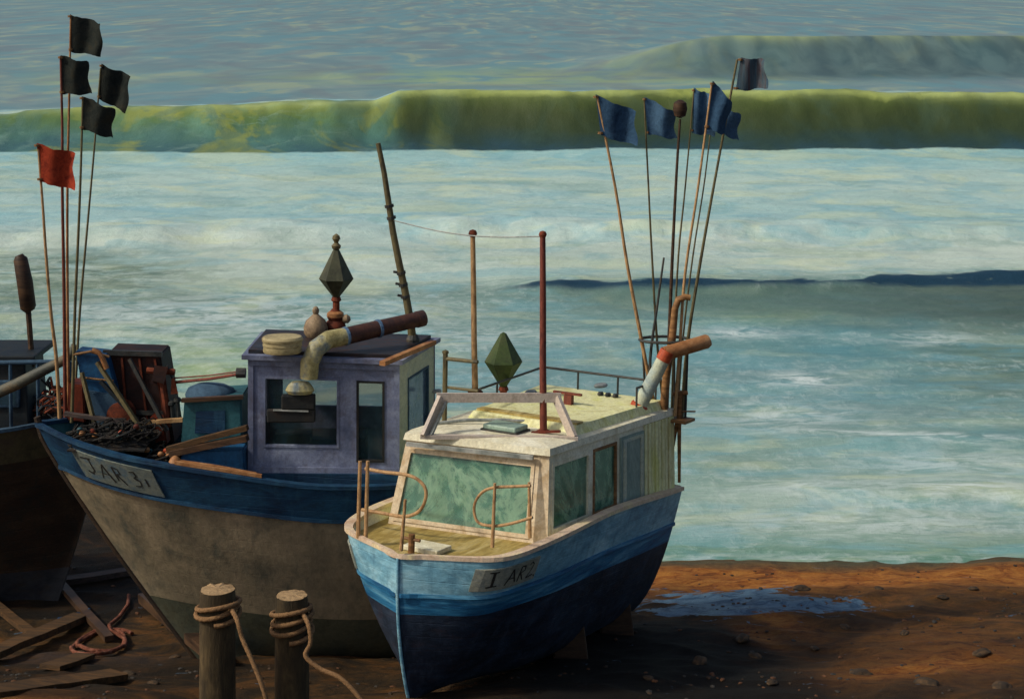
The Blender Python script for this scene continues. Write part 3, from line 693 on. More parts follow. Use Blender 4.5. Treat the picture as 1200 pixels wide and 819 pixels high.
def window(parent, i, s0, s1, h0, h1, fmat, gmat, fw=.045, rnd=True, out=.012):
    m = MB(); L_ = (wpt(i, 1, .5)-wpt(i, 0, .5)).length; Hh = (wpt(i, .5, 1)-wpt(i, .5, 0)).length; ds = fw/L_; dh = fw/Hh
    slab(m, i, s0, s1, h1-dh, h1, -.045, out); slab(m, i, s0, s1, h0, h0+dh, -.045, out+.004)
    slab(m, i, s0, s0+ds, h0+dh, h1-dh, -.045, out); slab(m, i, s1-ds, s1, h0+dh, h1-dh, -.045, out)
    fr = m.build('window', fmat, parent)
    m = MB(); slab(m, i, s0+ds*.6, s1-ds*.6, h0+dh*.6, h1-dh*.6, -.028, -.018); m.build('pane', gmat, fr); return fr
m = MB()
W0 = [(.03, .97, .06, .90)]
wall(m, 0, W0); m.build('cabin_front', C['buff'], rb)
m = MB(); wall(m, 1, []); m.build('corner_post', C['buff'], rb)
m = MB(); wall(m, 2, [(.02, .30, .10, .90), (.325, .51, .10, .90)], 0, 1); m.build('cabin_side', C['cream'], rb)
m = MB(); wall(m, 3, [(.15, .85, .45, .9)]); wall(m, 4, [(.45, .95, .3, .9)]); wall(m, 5, []); m.build('cabin_back', C['cream2'], rb)
window(rb, 3, .15, .85, .45, .9, C['cream'], C['glass'], .05)
window(rb, 4, .45, .95, .3, .9, C['cream'], C['glass'], .05)
window(rb, 0, .03, .97, .06, .90, C['buff'], C['glass'], .05)
window(rb, 2, .02, .30, .10, .90, C['cream'], C['glass'], .05)
window(rb, 2, .325, .51, .10, .90, C['wood'], C['glass'], .04)
# inside: bench, wheel and back bulkhead so the glass shows depth
m = MB(); m.box((2.2, 0, 1.9), (.3, 1.5, .35)); m.box((3.6, 0, 2.15), (.04, 1.9, .85)); m.build('cabin_fittings', C['teal'], rb)
m = MB(); m.tube([Vector((1.95, .25+.2*math.cos(a), 2.1+.2*math.sin(a))) for a in [i*math.pi/8 for i in range(16)]], .018, 6, close=True)
for a in range(3): m.tube([(1.95, .25-.2*math.cos(a*math.pi/3), 2.1-.2*math.sin(a*math.pi/3)), (1.95, .25+.2*math.cos(a*math.pi/3), 2.1+.2*math.sin(a*math.pi/3))], .012, 6)
m.build('steering_wheel', C['wood'], rb)
# door panel and vertical planking on the aft half
m = MB(); slab(m, 2, .535, .725, .02, .93, .001, .03); d_ = m.build('door', C['grey'], rb, label='grey green sliding door panel')
d_.data.materials.clear(); d_.data.materials.append(paint('grey green door paint', [(112,134,126), (136,154,142), (150,164,150)], (3, 3, 1), dirt=(90,110,108), dirt_amt=.5))
m = MB(); slab(m, 2, .55, .57, .06, .9, .03, .045); slab(m, 2, .69, .71, .06, .9, .03, .045); slab(m, 2, .57, .69, .86, .9, .03, .045); slab(m, 2, .57, .69, .06, .1, .03, .045); m.build('door_frame', C['palecream'], d_)
m = MB()
for q in range(9):
    s0 = .735+q*.0295; slab(m, 2, s0, s0+.0215, -.08, .99, .001, .022+.008*(q % 2))
m.build('planking', C['cream2'], rb)
m = MB()
for q in (1, 4, 7): slab(m, 2, .7285+.0295*q, .7345+.0295*q, -.06, .97, .001, .012)
m.build('plank_seam', C['tan'], rb)
# aft coaming
# roof
def roof(z0, z1, over, name, mat, u0=None, ring=None):
    m = MB(); ring = ring or upper; c = Vector((3.2, 0)); pts = []
    for (u, y) in ring:
        d = Vector((u, y))-c; d = d*(1+over/d.length); pts.append(d+c)
    n = len(pts); bot = [m.bm.verts.new((p.x, p.y, z0)) for p in pts]; top = [m.bm.verts.new((c.x+(p.x-c.x)*.985, c.y+(p.y-c.y)*.985, z1)) for p in pts]
    crown = [m.bm.verts.new((c.x+(p.x-c.x)*.8, c.y+(p.y-c.y)*.72, z1+.035)) for p in pts]
    for i in range(n):
        j = (i+1) % n; m._f([bot[i], bot[j], top[j], top[i]]); m._f([top[i], top[j], crown[j], crown[i]])
    m._f(bot); m._f(crown); return m.build(name, mat, rb)
roof(CZ+.0, CZ+.085, .05, 'roof', C['cream'])
m = MB(); m.bar((1.50, .92, CZ-.03), (1.82, -.78, CZ-.03), .05, .05)
m.build('roof_gutter', C['grey'], rb)
# raised screen frame on the roof
zr = CZ+.10
fa, fb = onplane(RB, 497, 512, 2, zr), onplane(RB, 672, 513, 2, zr)
ta = RB.inverted() @ onY(517, 466, (RB @ fa).y+.30); tb = RB.inverted() @ onY(652, 466, (RB @ fb).y+.30)
m = MB(); m.bar(fa, ta, .13, .05, up=(1,0,.5)); m.bar(fb, tb, .13, .05, up=(1,0,.5)); m.bar(ta+(ta-tb).normalized()*.06, tb+(tb-ta).normalized()*.06, .05, .12)
m.bar(fa+Vector((0,.06,0)), fb-Vector((0,.06,0)), .10, .05)
m.build('roof_screen', C['pinkgrey'], rb)
m = MB(); m.bar(fa+Vector((.055,-.07,.02)), ta+Vector((.055,-.06,-.03)), .03, .04); m.build('screen_edge', C['grey'], rb)
m = MB(); m.bar(fb+Vector((.055,.07,.02)), tb+Vector((.055,.06,-.03)), .03, .04); m.build('screen_edge', C['grey'], rb)
m = MB()
mid_ = (fa+fb)/2; A_ = onplane(RB, 508, 496, 2, zr+.03); B_ = onplane(RB, 655, 499, 2, zr+.03); Mm = (A_+B_)/2+Vector((.08, 0, .05))
m.tube([A_, A_.lerp(Mm, .5)+Vector((.03,0,.015)), Mm, Mm.lerp(B_, .5)+Vector((.03,0,.015)), B_], .022, 8); m.build('roof_batten', C['grey'], rb)
hc = onplane(RB, 590, 503, 2, zr+.04)
m = MB(); m.box(hc+Vector((.05, 0, .03)), (.34, .50, .07), bev=.02); ht = m.build('roof_hatch', C['glassblue'], rb, label='grey green glazed roof hatch')
ht.data.materials.clear(); ht.data.materials.append(paint('hatch lid', [(124,148,134), (146,168,150), (110,134,126)], (4, 4, 4), rough=.35))
m = MB(); m.box(hc+Vector((.05, 0, -.015)), (.38, .54, .035)); m.build('hatch_coaming', C['iron'], rb)
# raised aft roof with ochre strip
ring2 = [(2.75, .72), (2.75, -.86), (4.95, -1.02), (4.95, .98)]
m = MB(); z0, z1 = CZ+.075, CZ+.21
m.hexa([(2.75,.80,z0),(2.75,-.90,z0),(5.26,-1.04,z0),(5.26,1.02,z0),(2.85,.74,z1),(2.85,-.84,z1),(5.20,-.98,z1),(5.20,.96,z1)])
m.build('aft_roof', C['cream2'], rb)
m = MB(); m.bar((2.99, .72, z1+.012), (2.97, -.84, z1+.012), .16, .03); m.build('roof_strip', C['ochre'], rb)
for (px, py, sx, sy) in ((512,460,.10,.06), (622,461,.13,.07), (704,453,.16,.06), (690,495,.30,.14)):
    p = onplane(RB, px, py, 2, z1 if px != 690 else CZ+.11); m = MB(); m.lathe([(sx*.9,0),(sx,.02),(sx*.8,.04),(.02,.05)], p, 14, sq=.55); m.build('vent_cover', C['grey'], rb)
# rail round the aft roof
def P_(px, py, z): return onplane(RB, px, py, 2, z)
zb = z1
rl = [(4.9, 1.0), (4.92, -.96)]
m = MB(); hR = .26
cor = [(3.05, .76), (5.15, .93), (5.17, -.90), (4.5, -.92)]
for s in (hR,):
    m.tube([Vector((*c, zb+s)) for c in cor], .018, 8)
m.build('top_rail', C['iron'], rb)
for c in [(3.6,.81), (5.15,.93), (5.16,.35), (5.16,-.3), (5.17,-.90), (4.5,-.92)]:
    m = MB(); m.tube([(c[0], c[1], zb-.02), (c[0], c[1], zb+hR)], .016, 8); m.build('rail_post', C['iron'], rb)
# side gate rails (left): tall tan post and two bars
g0 = onplane(RB, 522, 458, 1, .95); g1 = onplane(RB, 522, 414, 1, .95)
gx = onplane(RB, 560, 420, 0, g0.x+.5)
m = MB(); m.tube([g0-Vector((0,0,.45)), g1], .035, 8); m.lathe([(.0,0),(.045,.02),(.045,.05),(.0,.07)], g1-Vector((0,0,.02)), 10)
m.build('stanchion', C['olivewood'], rb)
gr = (onplane(RB, 560, 418, 0, g1.x+.1)-onplane(RB, 522, 414, 0, g1.x+.1))
m = MB(); m.tube([g1-Vector((0,0,.07)), g1+gr-Vector((0,0,.07))], .026, 8); m.build('gate_rail', C['olivewood'], rb)
m = MB(); m.tube([g0+Vector((0,0,.05)), g0+gr+Vector((0,0,.05))], .02, 8); m.build('gate_rail', C['olivewood'], rb)
# cleats and hardware on roof
p = onplane(RB, 665, 465, 2, z1+.1); m = MB(); m.bar(p+Vector((0,.22,.05)), p-Vector((0,.22,-.05)), .05, .03); m.box(p+Vector((0,-.02,-.04)), (.08,.12,.14)); m.build('winch_bracket', C['redbrown'], rb)
m = MB(); p = Vector((4.95, -.25, z1+.0))
for k in range(3): m.lathe([(.05,0),(.07,.02),(.05,.05)], p+Vector((0, .12-.12*k, 0)), 10, sq=.6)
m.build('line_guide', C['iron'], rb)
# bow rails (two U-shaped loops) and uprights
def bowrail(pts, r=.02): 
    P0 = pts; pts = []
    for i in range(len(P0)-1):
        for k in range(4):
            f = k/4; a, b, c, d = P0[max(i-1,0)], P0[i], P0[i+1], P0[min(i+2,len(P0)-1)]
            pts.append(.5*((2*b)+(-a+c)*f+(2*a-5*b+4*c-d)*f*f+(-a+3*b-3*c+d)*f**3))
    pts.append(P0[-1])
    m = MB(); m.tube(pts, r, 8); return m.build('bow_rail', C['tan'], rb)
gz = 1.85
pL0 = onplane(RB, 420, 618, 2, gz); 
def pz(px, py, base): return onplane(RB, px, py, 0, base.x)
pL = onplane(RB, 422, 614, 1, .78); 
for dx in (0, 9):
    a = onplane(RB, 420+dx, 618, 1, .80-dx*.01); b = onplane(RB, 422+dx, 540, 1, .80-dx*.01)
    m = MB(); m.tube([a-Vector((0,0,.12)), b], [.026, .022], 8); m.build('bow_stanchion', C['tan'], rb)
loop = []
for (px, py) in ((428,549),(450,553),(475,556),(490,562),(499,574),(497,590),(488,601),(472,605),(448,601),(424,597)):
    loop.append(onplane(RB, px, py, 0, .95-.0*px))
# use plane along rail
bowrail(loop, .022)
loop = []
for (px, py) in ((622,569),(600,570),(580,571),(566,576),(557,588),(556,602),(562,613),(580,616),(600,613),(624,606)):
    loop.append(onplane(RB, px, py, 0, .78))
bowrail(loop, .018)
for (x0, y0, x1, y1) in ((577,641,580,566), (621,630,620,565), (470,645,475,585)):
    a = onplane(RB, x0, y0, 2, gz+.02); b = onplane(RB, x1, y1, 0, a.x)
    m = MB(); m.tube([a, b], [.024, .018], 8); m.build('bow_stanchion', C['tan'], rb)
# foredeck fittings
m = MB(); m.box((.62, 0, 1.755), (.34, .5, .06), bev=.01); m.build('fore_hatch', C['cream'], rb)
m = MB(); m.tube([(.3, .02, 1.7), (.3, .02, 1.98)], .04, 10); m.tube([(.3, -.1, 1.92), (.3, .14, 1.92)], .02, 8); m.build('mooring_bitt', C['wood'], rb)
# posts on the roof
def post(px0, py0, px1, py1, z, mat, name, r, ball, lab=None):
    a = onplane(RB, px0, py0, 2, z); b = onplane(RB, px1, py1, 0, a.x); m = MB()
    m.tube([a-Vector((0,0,.03)), a.lerp(b, .33)+Vector((0,.006,0)), a.lerp(b, .66), b], [r*1.1, r, r*.95, r*.85], 10)
    o = m.build(name, mat, rb, smooth=True, label=lab)
    m = MB(); q = ball; m.lathe([(0,-q),(q*.7,-q*.7),(q,0),(q*.75,q*.68),(0,q*.95)], b+Vector((0,0,q*.4)), 14); m.build('post_knob', C['rust'], o, smooth=True)
    m = MB(); m.lathe([(r*2.6,0),(r*2.6,.02),(r*1.6,.05)], a-Vector((0,0,.01)), 12); m.build('post_foot', C['rust'], o)
    return a, b
pa = post(557, 459, 554, 276, z1, C['tan'], 'light_post', .042, .065, 'tan post with a round knob')
pb = post(637, 507, 636, 277, zr, C['redbrown'], 'mast', .045, .055, 'red brown post with a round knob')
m = MB(); f0 = onplane(RB, 637, 508, 2, zr+.02); m.bar(f0+Vector((-.03,.16,0)), f0+Vector((.05,-.22,.05)), .05, .03); m.build('mast_brace', C['fishred'], rb)

# ================================================================== LEFT BOAT (taupe hull, blue strake)
LB_loc = (-6.66, 24.0, -.94); LB_rot = (0, 0, R(1.5)); LBm = frame(LB_loc, LB_rot)
lb = empty('fishing_boat', LB_loc, 'taupe fishing boat with dark blue strake and mauve grey wheelhouse, board reading JAR 31', 'fishing boat', rot=LB_rot)
H2 = Hull(5.85, smooth_interp([(0,.05),(.35,.42),(.8,.78),(1.5,1.08),(2.5,1.24),(3.8,1.25),(4.8,1.08),(5.4,.88),(5.85,.62)]),
          smooth_interp([(0,3.32),(.7,3.23),(1.45,3.12),(2.7,2.95),(4.1,2.75),(5.85,2.66)]),
          smooth_interp([(0,.0),(5.85,.0)]),
          lambda k: 2.25*(1-k)**1.12,
          lambda t, k: k**(.9-.35*sm(t*2.0)) if k > 0 else 0, stemw=.04)
H2.shell('hull', [C['antifoul'], C['taupe'], C['deepblue']], (.28, .825), lb)
dz2 = lambda u: 2.42
H2.inner('bulwark_lining', C['teal'], lb, dz2, .07); H2.deck('deck', C['darkwood'], lb, dz2, .05)
H2.cap('gunwale', C['deepblue'], lb, .12, .05, .03)
H2.cap('rubbing_strake', C['deepblue'], lb, .05, .05, .035, k=.822)
m = MB(); m.tube([Vector((H2.P(0,k,1).x-.02, 0, H2.P(0,k,1).z+(.12 if k > .99 else 0))) for k in [i/20 for i in range(21)]], .05, 8); m.build('stem_post', C['brownhull'], lb)
m = MB(); a = H2.P(.60, 1, -1); b = H2.P(.99, 1, -1)
J31 = [([(.10,.80),(.24,.86)], .022), ([(.21,.84),(.215,.42),(.17,.28),(.12,.34)], .026),
       ([(.29,.22),(.33,.5),(.37,.78)], .02), ([(.37,.78),(.40,.5),(.44,.18)], .032), ([(.31,.42),(.41,.42)], .014),
       ([(.50,.30),(.495,.80)], .026), ([(.50,.80),(.56,.76),(.565,.58),(.50,.52)], .018), ([(.52,.5),(.59,.2)], .024),
       ([(.70,.76),(.76,.80),(.77,.64),(.73,.56),(.79,.48),(.78,.28),(.70,.24)], .02), ([(.87,.62),(.875,.34)], .028)]
def uL(px, k=.9):      # station whose near side falls on this photo column
    best = min(range(0, 400), key=lambda i: abs((lambda w_: w_.x/w_.y*F+600)(LBm @ H2.P(i/400, k, -1))-px)); return best/400*H2.L
H2.board(C['plate2'], C['letter'], lb, uL(94), uL(187), .85, .975, -1, J31)
H2.cap('rail_batten', C['roller'], lb, .06, .04, -.02, t0=.36, t1=.56, zoff=.055, sides=(-1,))
# wheelhouse on the left boat
wl = [(3.02, -.66), (5.10, -.72), (5.56, .72), (3.10, .80)]; WZ0, WZ1 = 2.44, 4.30
def wq(i, s, h, off=0.0):
    j = (i+1) % 4; tp = lambda p: Vector((p[0]+(.0), p[1]*.95, WZ1+(.08 if p[0] < 4 else 0)))
    A = Vector((*wl[i], WZ0)); B = Vector((*wl[j], WZ0)); D = tp(wl[i]); E = tp(wl[j])
    p = A.lerp(B, s).lerp(D.lerp(E, s), h); n = (B-A).cross(D-A).normalized(); c = Vector((4.2, 0, 3.3)); n = n if n.dot(p-c) > 0 else -n
    return p+n*off
def slab2(m, i, s0, s1, h0, h1, o0=-.05, o1=0.0):
    q = lambda s, h, o: wq(i, s, h, o)
    m.hexa([q(s0,h0,o0), q(s1,h0,o0), q(s1,h0,o1), q(s0,h0,o1), q(s0,h1,o0), q(s1,h1,o0), q(s1,h1,o1), q(s0,h1,o1)])
def wall2(m, i, wins):
    cur = 0
    for (s0, s1, h0, h1) in wins:
        slab2(m, i, cur, s0, 0, 1); slab2(m, i, s0, s1, 0, h0); slab2(m, i, s0, s1, h1, 1); cur = s1
    slab2(m, i, cur, 1, 0, 1)
def win2(i, s0, s1, h0, h1, fm, gm, fw=.03):
    m = MB(); L_ = (wq(i,1,.5)-wq(i,0,.5)).length; Hh = 1.85; ds = fw/L_; dh = fw/Hh
    slab2(m, i, s0, s1, h1-dh, h1, -.055, .012); slab2(m, i, s0, s1, h0, h0+dh, -.055, .016); slab2(m, i, s0, s0+ds, h0+dh, h1-dh, -.055, .012); slab2(m, i, s1-ds, s1, h0+dh, h1-dh, -.055, .012)
    fr = m.build('window', fm, lb); m = MB(); slab2(m, i, s0+ds*.6, s1-ds*.6, h0+dh*.6, h1-dh*.6, -.036, -.028); m.build('pane', gm, fr)
fw_ = [(.10, .60, .38, .88), (.715, .90, .28, .87)]
m = MB(); wall2(m, 0, fw_); m.build('wheelhouse_side', C['mauve'], lb, label='mauve grey side wall facing the viewer')
aw = [(.22, .80, .30, .86)]
m = MB(); wall2(m, 1, aw); m.build('wheelhouse_back', C['palecream'], lb, label='pale cream aft wall')
m = MB(); wall2(m, 2, [(.12,.9,.5,.86)]); wall2(m, 3, [(.15,.85,.45,.85)]); m.build('wheelhouse_front', C['mauve'], lb)
win2(0, *fw_[0], C['mauve'], C['glassdark']); win2(0, *fw_[1], C['darkin'], C['glassdark']); win2(1, *aw[0], C['slateblue'], C['glassblue'])
m = MB(); slab2(m, 0, -.03, 1.03, .0, .20, .001, .07); slab2(m, 1, -.03, 1.03, .0, .20, .001, .07); m.build('cabin_base', C['deepblue'], lb)
m = MB(); slab2(m, 0, .0, 1.0, .2, .24, .001, .03); slab2(m, 0, .0, .035, .24, .955, .001, .02); slab2(m, 0, .965, 1, .24, .955, .001, .02); slab2(m, 0, .0, 1, .955, .995, .001, .03); m.build('wall_batten', C['mauve'], lb)
m = MB(); m.box((4.0, .1, 2.8), (1.2, .6, .7)); m.box((3.6, -.2, 3.2), (.5, .3, .12)); m.build('cabin_fittings', C['darkin'], lb)
# engine intake box in the open window, below the pipe
pi_ = onplane(LBm, 352, 455, 1, -.73)
m = MB(); m.lathe([(.16,0),(.20,.05),(.16,.12),(.12,.16)], pi_+Vector((0,-.06,-.06)), 16, sq=.55); m.build('exhaust_collar', C['pipe'], lb)
m = MB(); m.box(pi_+Vector((-.02,-.05,-.17)), (.46,.12,.20), bev=.02); m.box(pi_+Vector((-.12,-.045,-.36)), (.66,.09,.18), bev=.02); m.build('exhaust_box', C['darkin'], lb)
m = MB(); m.bar(pi_+Vector((-.36,-.10,-.27)), pi_+Vector((.12,-.10,-.29)), .02, .02); m.build('box_trim', C['grey'], lb)
# roof
m = MB(); ov = .06; q4 = [(2.94,-.72), (5.14,-.76), (5.64,.76), (3.02,.86)]
m.hexa([(*p, (WZ1+(.085 if p[0] < 4 else .005))) for p in q4]+[(*p, (WZ1+(.145 if p[0] < 4 else .065))) for p in q4]); m.build('roof', C['mauve'], lb)
m = MB(); q5 = [(3.02,-.60), (5.06,-.64), (5.5,.66), (3.1,.76)]
m.hexa([(*p, (WZ1+(.14 if p[0] < 4 else .06))) for p in q5]+[(*p, (WZ1+(.20 if p[0] < 4 else .12))) for p in q5]); m.build('roof_felt', C['roofdark'], lb, wob=.01)
ZR = WZ1+.15
a = onplane(LBm, 448, 426, 2, ZR+.0); b = onplane(LBm, 508, 401, 2, ZR)
m = MB(); m.bar(a, b, .09, .06); m.build('roof_plank', C['roller'], lb)
# exhaust pipe: rises from the wall, bends over the roof
ys_ = -.80
p0 = onplane(LBm, 362, 443, 1, ys_); p1 = onplane(LBm, 363, 425, 1, ys_); p2 = onplane(LBm, 371, 408, 1, ys_+.02); p3 = onplane(LBm, 385, 398, 1, ys_+.10); p4 = onplane(LBm, 405, 394, 1, ys_+.22)
m = MB(); m.tube([p0, p1, p2, p3, p4], [.125, .13, .13, .125, .12], 14); ep = m.build('exhaust_pipe', C['pipe'], lb, smooth=True)
p5 = onplane(LBm, 495, 373, 1, ys_+.9)
m = MB(); m.tube([p4, p4.lerp(p5, .35), p5], [.12, .115, .105], 14); m.tube([p5-(p5-p4).normalized()*.10, p5+(p5-p4).normalized()*.02], .115, 14); m.build('pipe_lagging', C['pipebrown'], ep, smooth=True)
for f in (.0, .42):
    q = p4.lerp(p5, f); d = (p5-p4).normalized()*.02; m = MB(); m.tube([q-d, q+d], .128, 14); m.build('pipe_clamp', C['bandblue'], ep)
# raking mast
pm0 = onplane(LBm, 484, 398, 2, ZR); pm1 = onplane(LBm, 443, 168, 0, pm0.x)
pm1 = onplane(LBm, 443, 168, 1, pm0.y)
m = MB(); m.tube([pm0-Vector((0,0,.05))]+[pm0.lerp(pm1, f)+Vector((.012*math.sin(f*9), 0, 0)) for f in (.1,.25,.4,.55,.7,.85)]+[pm1], [.062,.058,.055,.052,.048,.045,.04,.036], 10)
mast = m.build('mast', C['olivewood'], lb, smooth=True)
for f in (.22, .28, .34, .62, .68):
    q = pm0.lerp(pm1, f); d = (pm1-pm0).normalized(); m = MB(); m.tube([q-d*.02, q+d*.02], .068, 10)
    if f < .4: m.tube([q, q+Vector((-.11, -.02, .02))], .02, 6)
    m.build('mast_band', C['iron'], mast)
m = MB(); m.lathe([(.10,0),(.10,.04),(.07,.10)], pm0-Vector((0,0,.03)), 12); m.build('mast_foot', C['iron'], mast)
# wire from the mast to the red brown post
wA = LBm @ pm0.lerp(pm1, .61); wB = RB @ pb[1]
m = MB(); O_ = wA.copy(); pts = []
for i in range(17):
    f = i/16; q = wA.lerp(wB, f); q.z -= .10*math.sin(f*math.pi)-.0; pts.append(q-O_)
m.tube(pts, .009, 5); o = m.build('stay_wire', C['grey']); o.location = O_; tag(o, 'thin pale wire strung from the raking mast to the red brown post', 'wire')

# --- things standing on the left boat's wheelhouse roof
def world(Mf, p): return Mf @ Vector(p)
def lathe_thing(name, label, cat, loc, prof, mat, n=18, group=None, extra=None):
    o = empty(name, loc, label, cat, group)
    m = MB(); m.lathe(prof, (0,0,0), n); m.build('body', mat, o, smooth=n > 8); return o
p = world(LBm, onplane(LBm, 331, 413, 2, ZR+.05))
o = empty('storage_tub', p, 'round buff tub with a flat lid on the wheelhouse roof of the taupe boat', 'tub')
m = MB(); m.lathe([(.25,0),(.265,.02),(.26,.09),(.27,.10),(.265,.16)], (0,0,0), 22, sq=.8); m.build('tub_body', C['canister'], o, smooth=True)
m = MB(); m.lathe([(.28,.16),(.285,.19),(.26,.22),(.05,.235)], (0,0,0), 22, sq=.8); m.build('lid', C['canister'], o, smooth=True)
def diamond(name, label, loc, wdt, hup, hdn, mat, group, finial):
    o = empty(name, loc, label, 'daymark', group)
    def pyr(z0, z1, r0, r1, n=6):
        m = MB(); m.lathe([(r0, z0), (r1, z1)], (0,0,0), n); return m
    m = MB(); m.lathe([(.03, hdn*0+.0), (.06,.0), (wdt*.10,.02), (wdt, hdn)], (0,0,0), 6); m.build('lower_cone', mat, o)
    m = MB(); m.lathe([(wdt, hdn+.004), (wdt*.97, hdn+.02), (wdt*.16, hdn+hup), (.01, hdn+hup+.02)], (0,0,0), 6); m.build('upper_cone', mat, o)
    if finial:
        m = MB(); z = hdn+hup
        m.lathe([(.02,z-.02),(.06,z+.01),(.07,z+.05),(.03,z+.09),(.035,z+.11),(.06,z+.15),(.05,z+.19),(.01,z+.22)], (0,0,0), 12); m.build('finial', C['olivewood'], o, smooth=True)
    m = MB(); m.lathe([(.05,-.16),(.05,-.02),(.075,.0),(.06,.05)], (0,0,0), 10); m.build('spigot', C['rust'], o)
    return o
G_day = None
pd1 = world(LBm, onplane(LBm, 395, 384, 0, 4.2))
Yd = 24.6
b0 = onY(394, 352, Yd); c0 = onY(394, 327, Yd); t0 = onY(397, 292, Yd)
diamond('daymark', 'olive black double cone daymark with a ring finial above the mauve wheelhouse', b0, .25, t0.z-c0.z, c0.z-b0.z, C['dayolive'], None, True)
# the turned wooden stand that carries it
o = empty('lamp_stand', onY(393, 396, Yd), 'rusty lamp stand with a side knob carrying the olive double cone daymark', 'lamp stand')
m = MB(); m.lathe([(.13,0),(.14,.06),(.12,.12),(.15,.17),(.14,.22),(.10,.26),(.12,.30),(.10,.36),(.05,.42)], (0,0,0), 16); m.build('stand_body', C['rust'], o, smooth=True)
m = MB(); m.lathe([(.02,0),(.06,.02),(.065,.08),(.03,.12)], (.10,-.03,.27), 12, axis=(1,0,.15)); m.build('side_knob', C['fender'], o, smooth=True)
m = MB(); m.lathe([(.125,.31),(.12,.36),(.08,.39)], (0,0,0), 16); m.build('collar', C['roller'], o, smooth=True)
o = empty('fender', onY(370, 400, 24.45), 'mottled pear shaped fender with a small top knob beside the rusty stand', 'fender')
m = MB(); m.lathe([(.03,0),(.10,.03),(.17,.12),(.175,.20),(.14,.30),(.06,.37),(.03,.40)], (0,0,0), 18); m.build('fender_body', C['fender'], o, smooth=True)
m = MB(); m.lathe([(.03,.385),(.045,.41),(.05,.45),(.03,.49),(.01,.50)], (0,0,0), 12); m.build('eye_knob', C['fender'], o, smooth=True)
# green daymark on the right boat
Yd = 24.3
b0 = onY(590, 457, Yd); c0 = onY(590, 424, Yd); t0 = onY(590, 391, Yd)
diamond('daymark', 'dark green double cone daymark standing on the cream cabin roof', b0, .27, t0.z-c0.z, c0.z-b0.z, C['daygreen'], None, False)

# ================================================================== marker poles with flags
def flagpole(pts, Y0, Y1, r, mat, flag, fmat, label, group, cat='flag pole', knob=None, droop=0.0, mirror=1):
    """pts: photo pixels bottom..top; flag: 4 pixels (hoist top, fly top, fly bottom, hoist bottom)"""
    n = len(pts); W = [onY(px, py, Y0+(Y1-Y0)*i/(n-1)) for i, (px, py) in enumerate(pts)]
    # smooth the pole
    S = []
    for i in range(n-1):
        for k in range(4):
            f = k/4; p0 = W[max(i-1,0)]; p1 = W[i]; p2 = W[i+1]; p3 = W[min(i+2,n-1)]
            S.append(.5*((2*p1)+(-p0+p2)*f+(2*p0-5*p1+4*p2-p3)*f*f+(-p0+3*p1-3*p2+p3)*f**3))
    S.append(W[-1]); base = S[0].copy()
    o = empty('marker_flag', base, label, cat, group)
    m = MB(); L_ = len(S); m.tube([p-base for p in S], [r*(1-.45*i/(L_-1)) for i in range(L_)], 8); m.build('pole', mat, o, smooth=True)
    if flag:
        q = [onY(a, b, Y1)-base for a, b in flag]; nn = 14; ph = random.random()*6
        nd = (q[1]-q[0]).cross(q[3]-q[0]).normalized()
        def Pf(i, j):
            u, v = i/(nn-1), j/(nn-1); p = q[0].lerp(q[1], u).lerp(q[3].lerp(q[2], u), v)
            a = .075*u; p = p+nd*(a*math.sin(u*7+ph+v*1.3))
            p = p+Vector((0, 0, .03*math.sin(u*6.0+ph)*u*(1-u)*4*.6 + .015*mn.noise(Vector((u*6, v*6, ph)))))
            p = p+Vector((.02*math.sin(v*7+ph)*u, 0, 0)); return p
        m = MB(); m.grid(Pf, nn, nn, thick=.006); m.build('flag', fmat, o, smooth=True)
        for v in (.06, .94):
            m = MB(); p = q[0].lerp(q[3], v); m.lathe([(r*1.3,-.015),(r*1.3,.015)], p, 8); m.build('flag_tie', C['rope'], o)
    if knob:
        p = onY(*knob, Y1)-base; m = MB(); m.lathe([(.02,-.13),(.08,-.10),(.105,0),(.09,.09),(.03,.13)], p, 14); m.build('knob', C['darkwood'], o, smooth=True)
    return o
GL = 'marker flags on the bow of the taupe boat'
flagpole([(70,490),(66,420),(60,370),(54,300),(50,240),(45,175)], 24.3, 24.2, .030, C['tan'], [(43,168),(86,180),(88,223),(47,213)], C['flagred'], 'faded red flag, the only red one, on a tan pole', GL)
flagpole([(77,495),(76,440),(75,340),(73,220),(73,150),(71,66)], 24.4, 24.4, .030, C['redbrown'], [(71,65),(101,73),(106,110),(73,111)], C['flagblack'], 'black flag hanging second highest, above the red flag', GL)
flagpole([(81,498),(80,440),(79,340),(79,220),(81,120),(83,18)], 24.5, 24.6, .026, C['roller'], [(82,17),(120,28),(120,67),(83,61)], C['flagblack'], 'topmost black flag, on the tallest pole at far left', GL)
flagpole([(84,495),(86,430),(88,360),(92,270),(95,190),(97,114)], 24.2, 24.1, .026, C['olivewood'], [(96,113),(133,128),(130,162),(96,152)], C['flagblack'], 'lowest black flag, just right of the red flag', GL)
flagpole([(86,490),(90,425),(94,360),(102,270),(110,180),(118,80)], 24.7, 24.9, .022, C['olivewood'], [(119,75),(154,90),(149,133),(116,116)], C['flagblack'], 'rightmost black flag at the bow, on a thin slanting pole', GL)
GR = 'blue marker flags at the stern of the blue boat'
flagpole([(768,483),(752,400),(735,310),(721,220),(700,115)], 24.45, 24.4, .030, C['tan'], [(698,111),(744,131),(746,171),(704,159)], C['flagblue'], 'dark blue flag, leftmost of the stern flags, on a tan pole', GR)
flagpole([(778,484),(770,400),(764,300),(759,200),(755,118)], 24.5, 24.6, .020, C['olivewood'], [(755,114),(790,131),(793,163),(759,158)], C['flagblue2'], 'paler blue flag drooping, between the leftmost flag and the round topmark', GR)
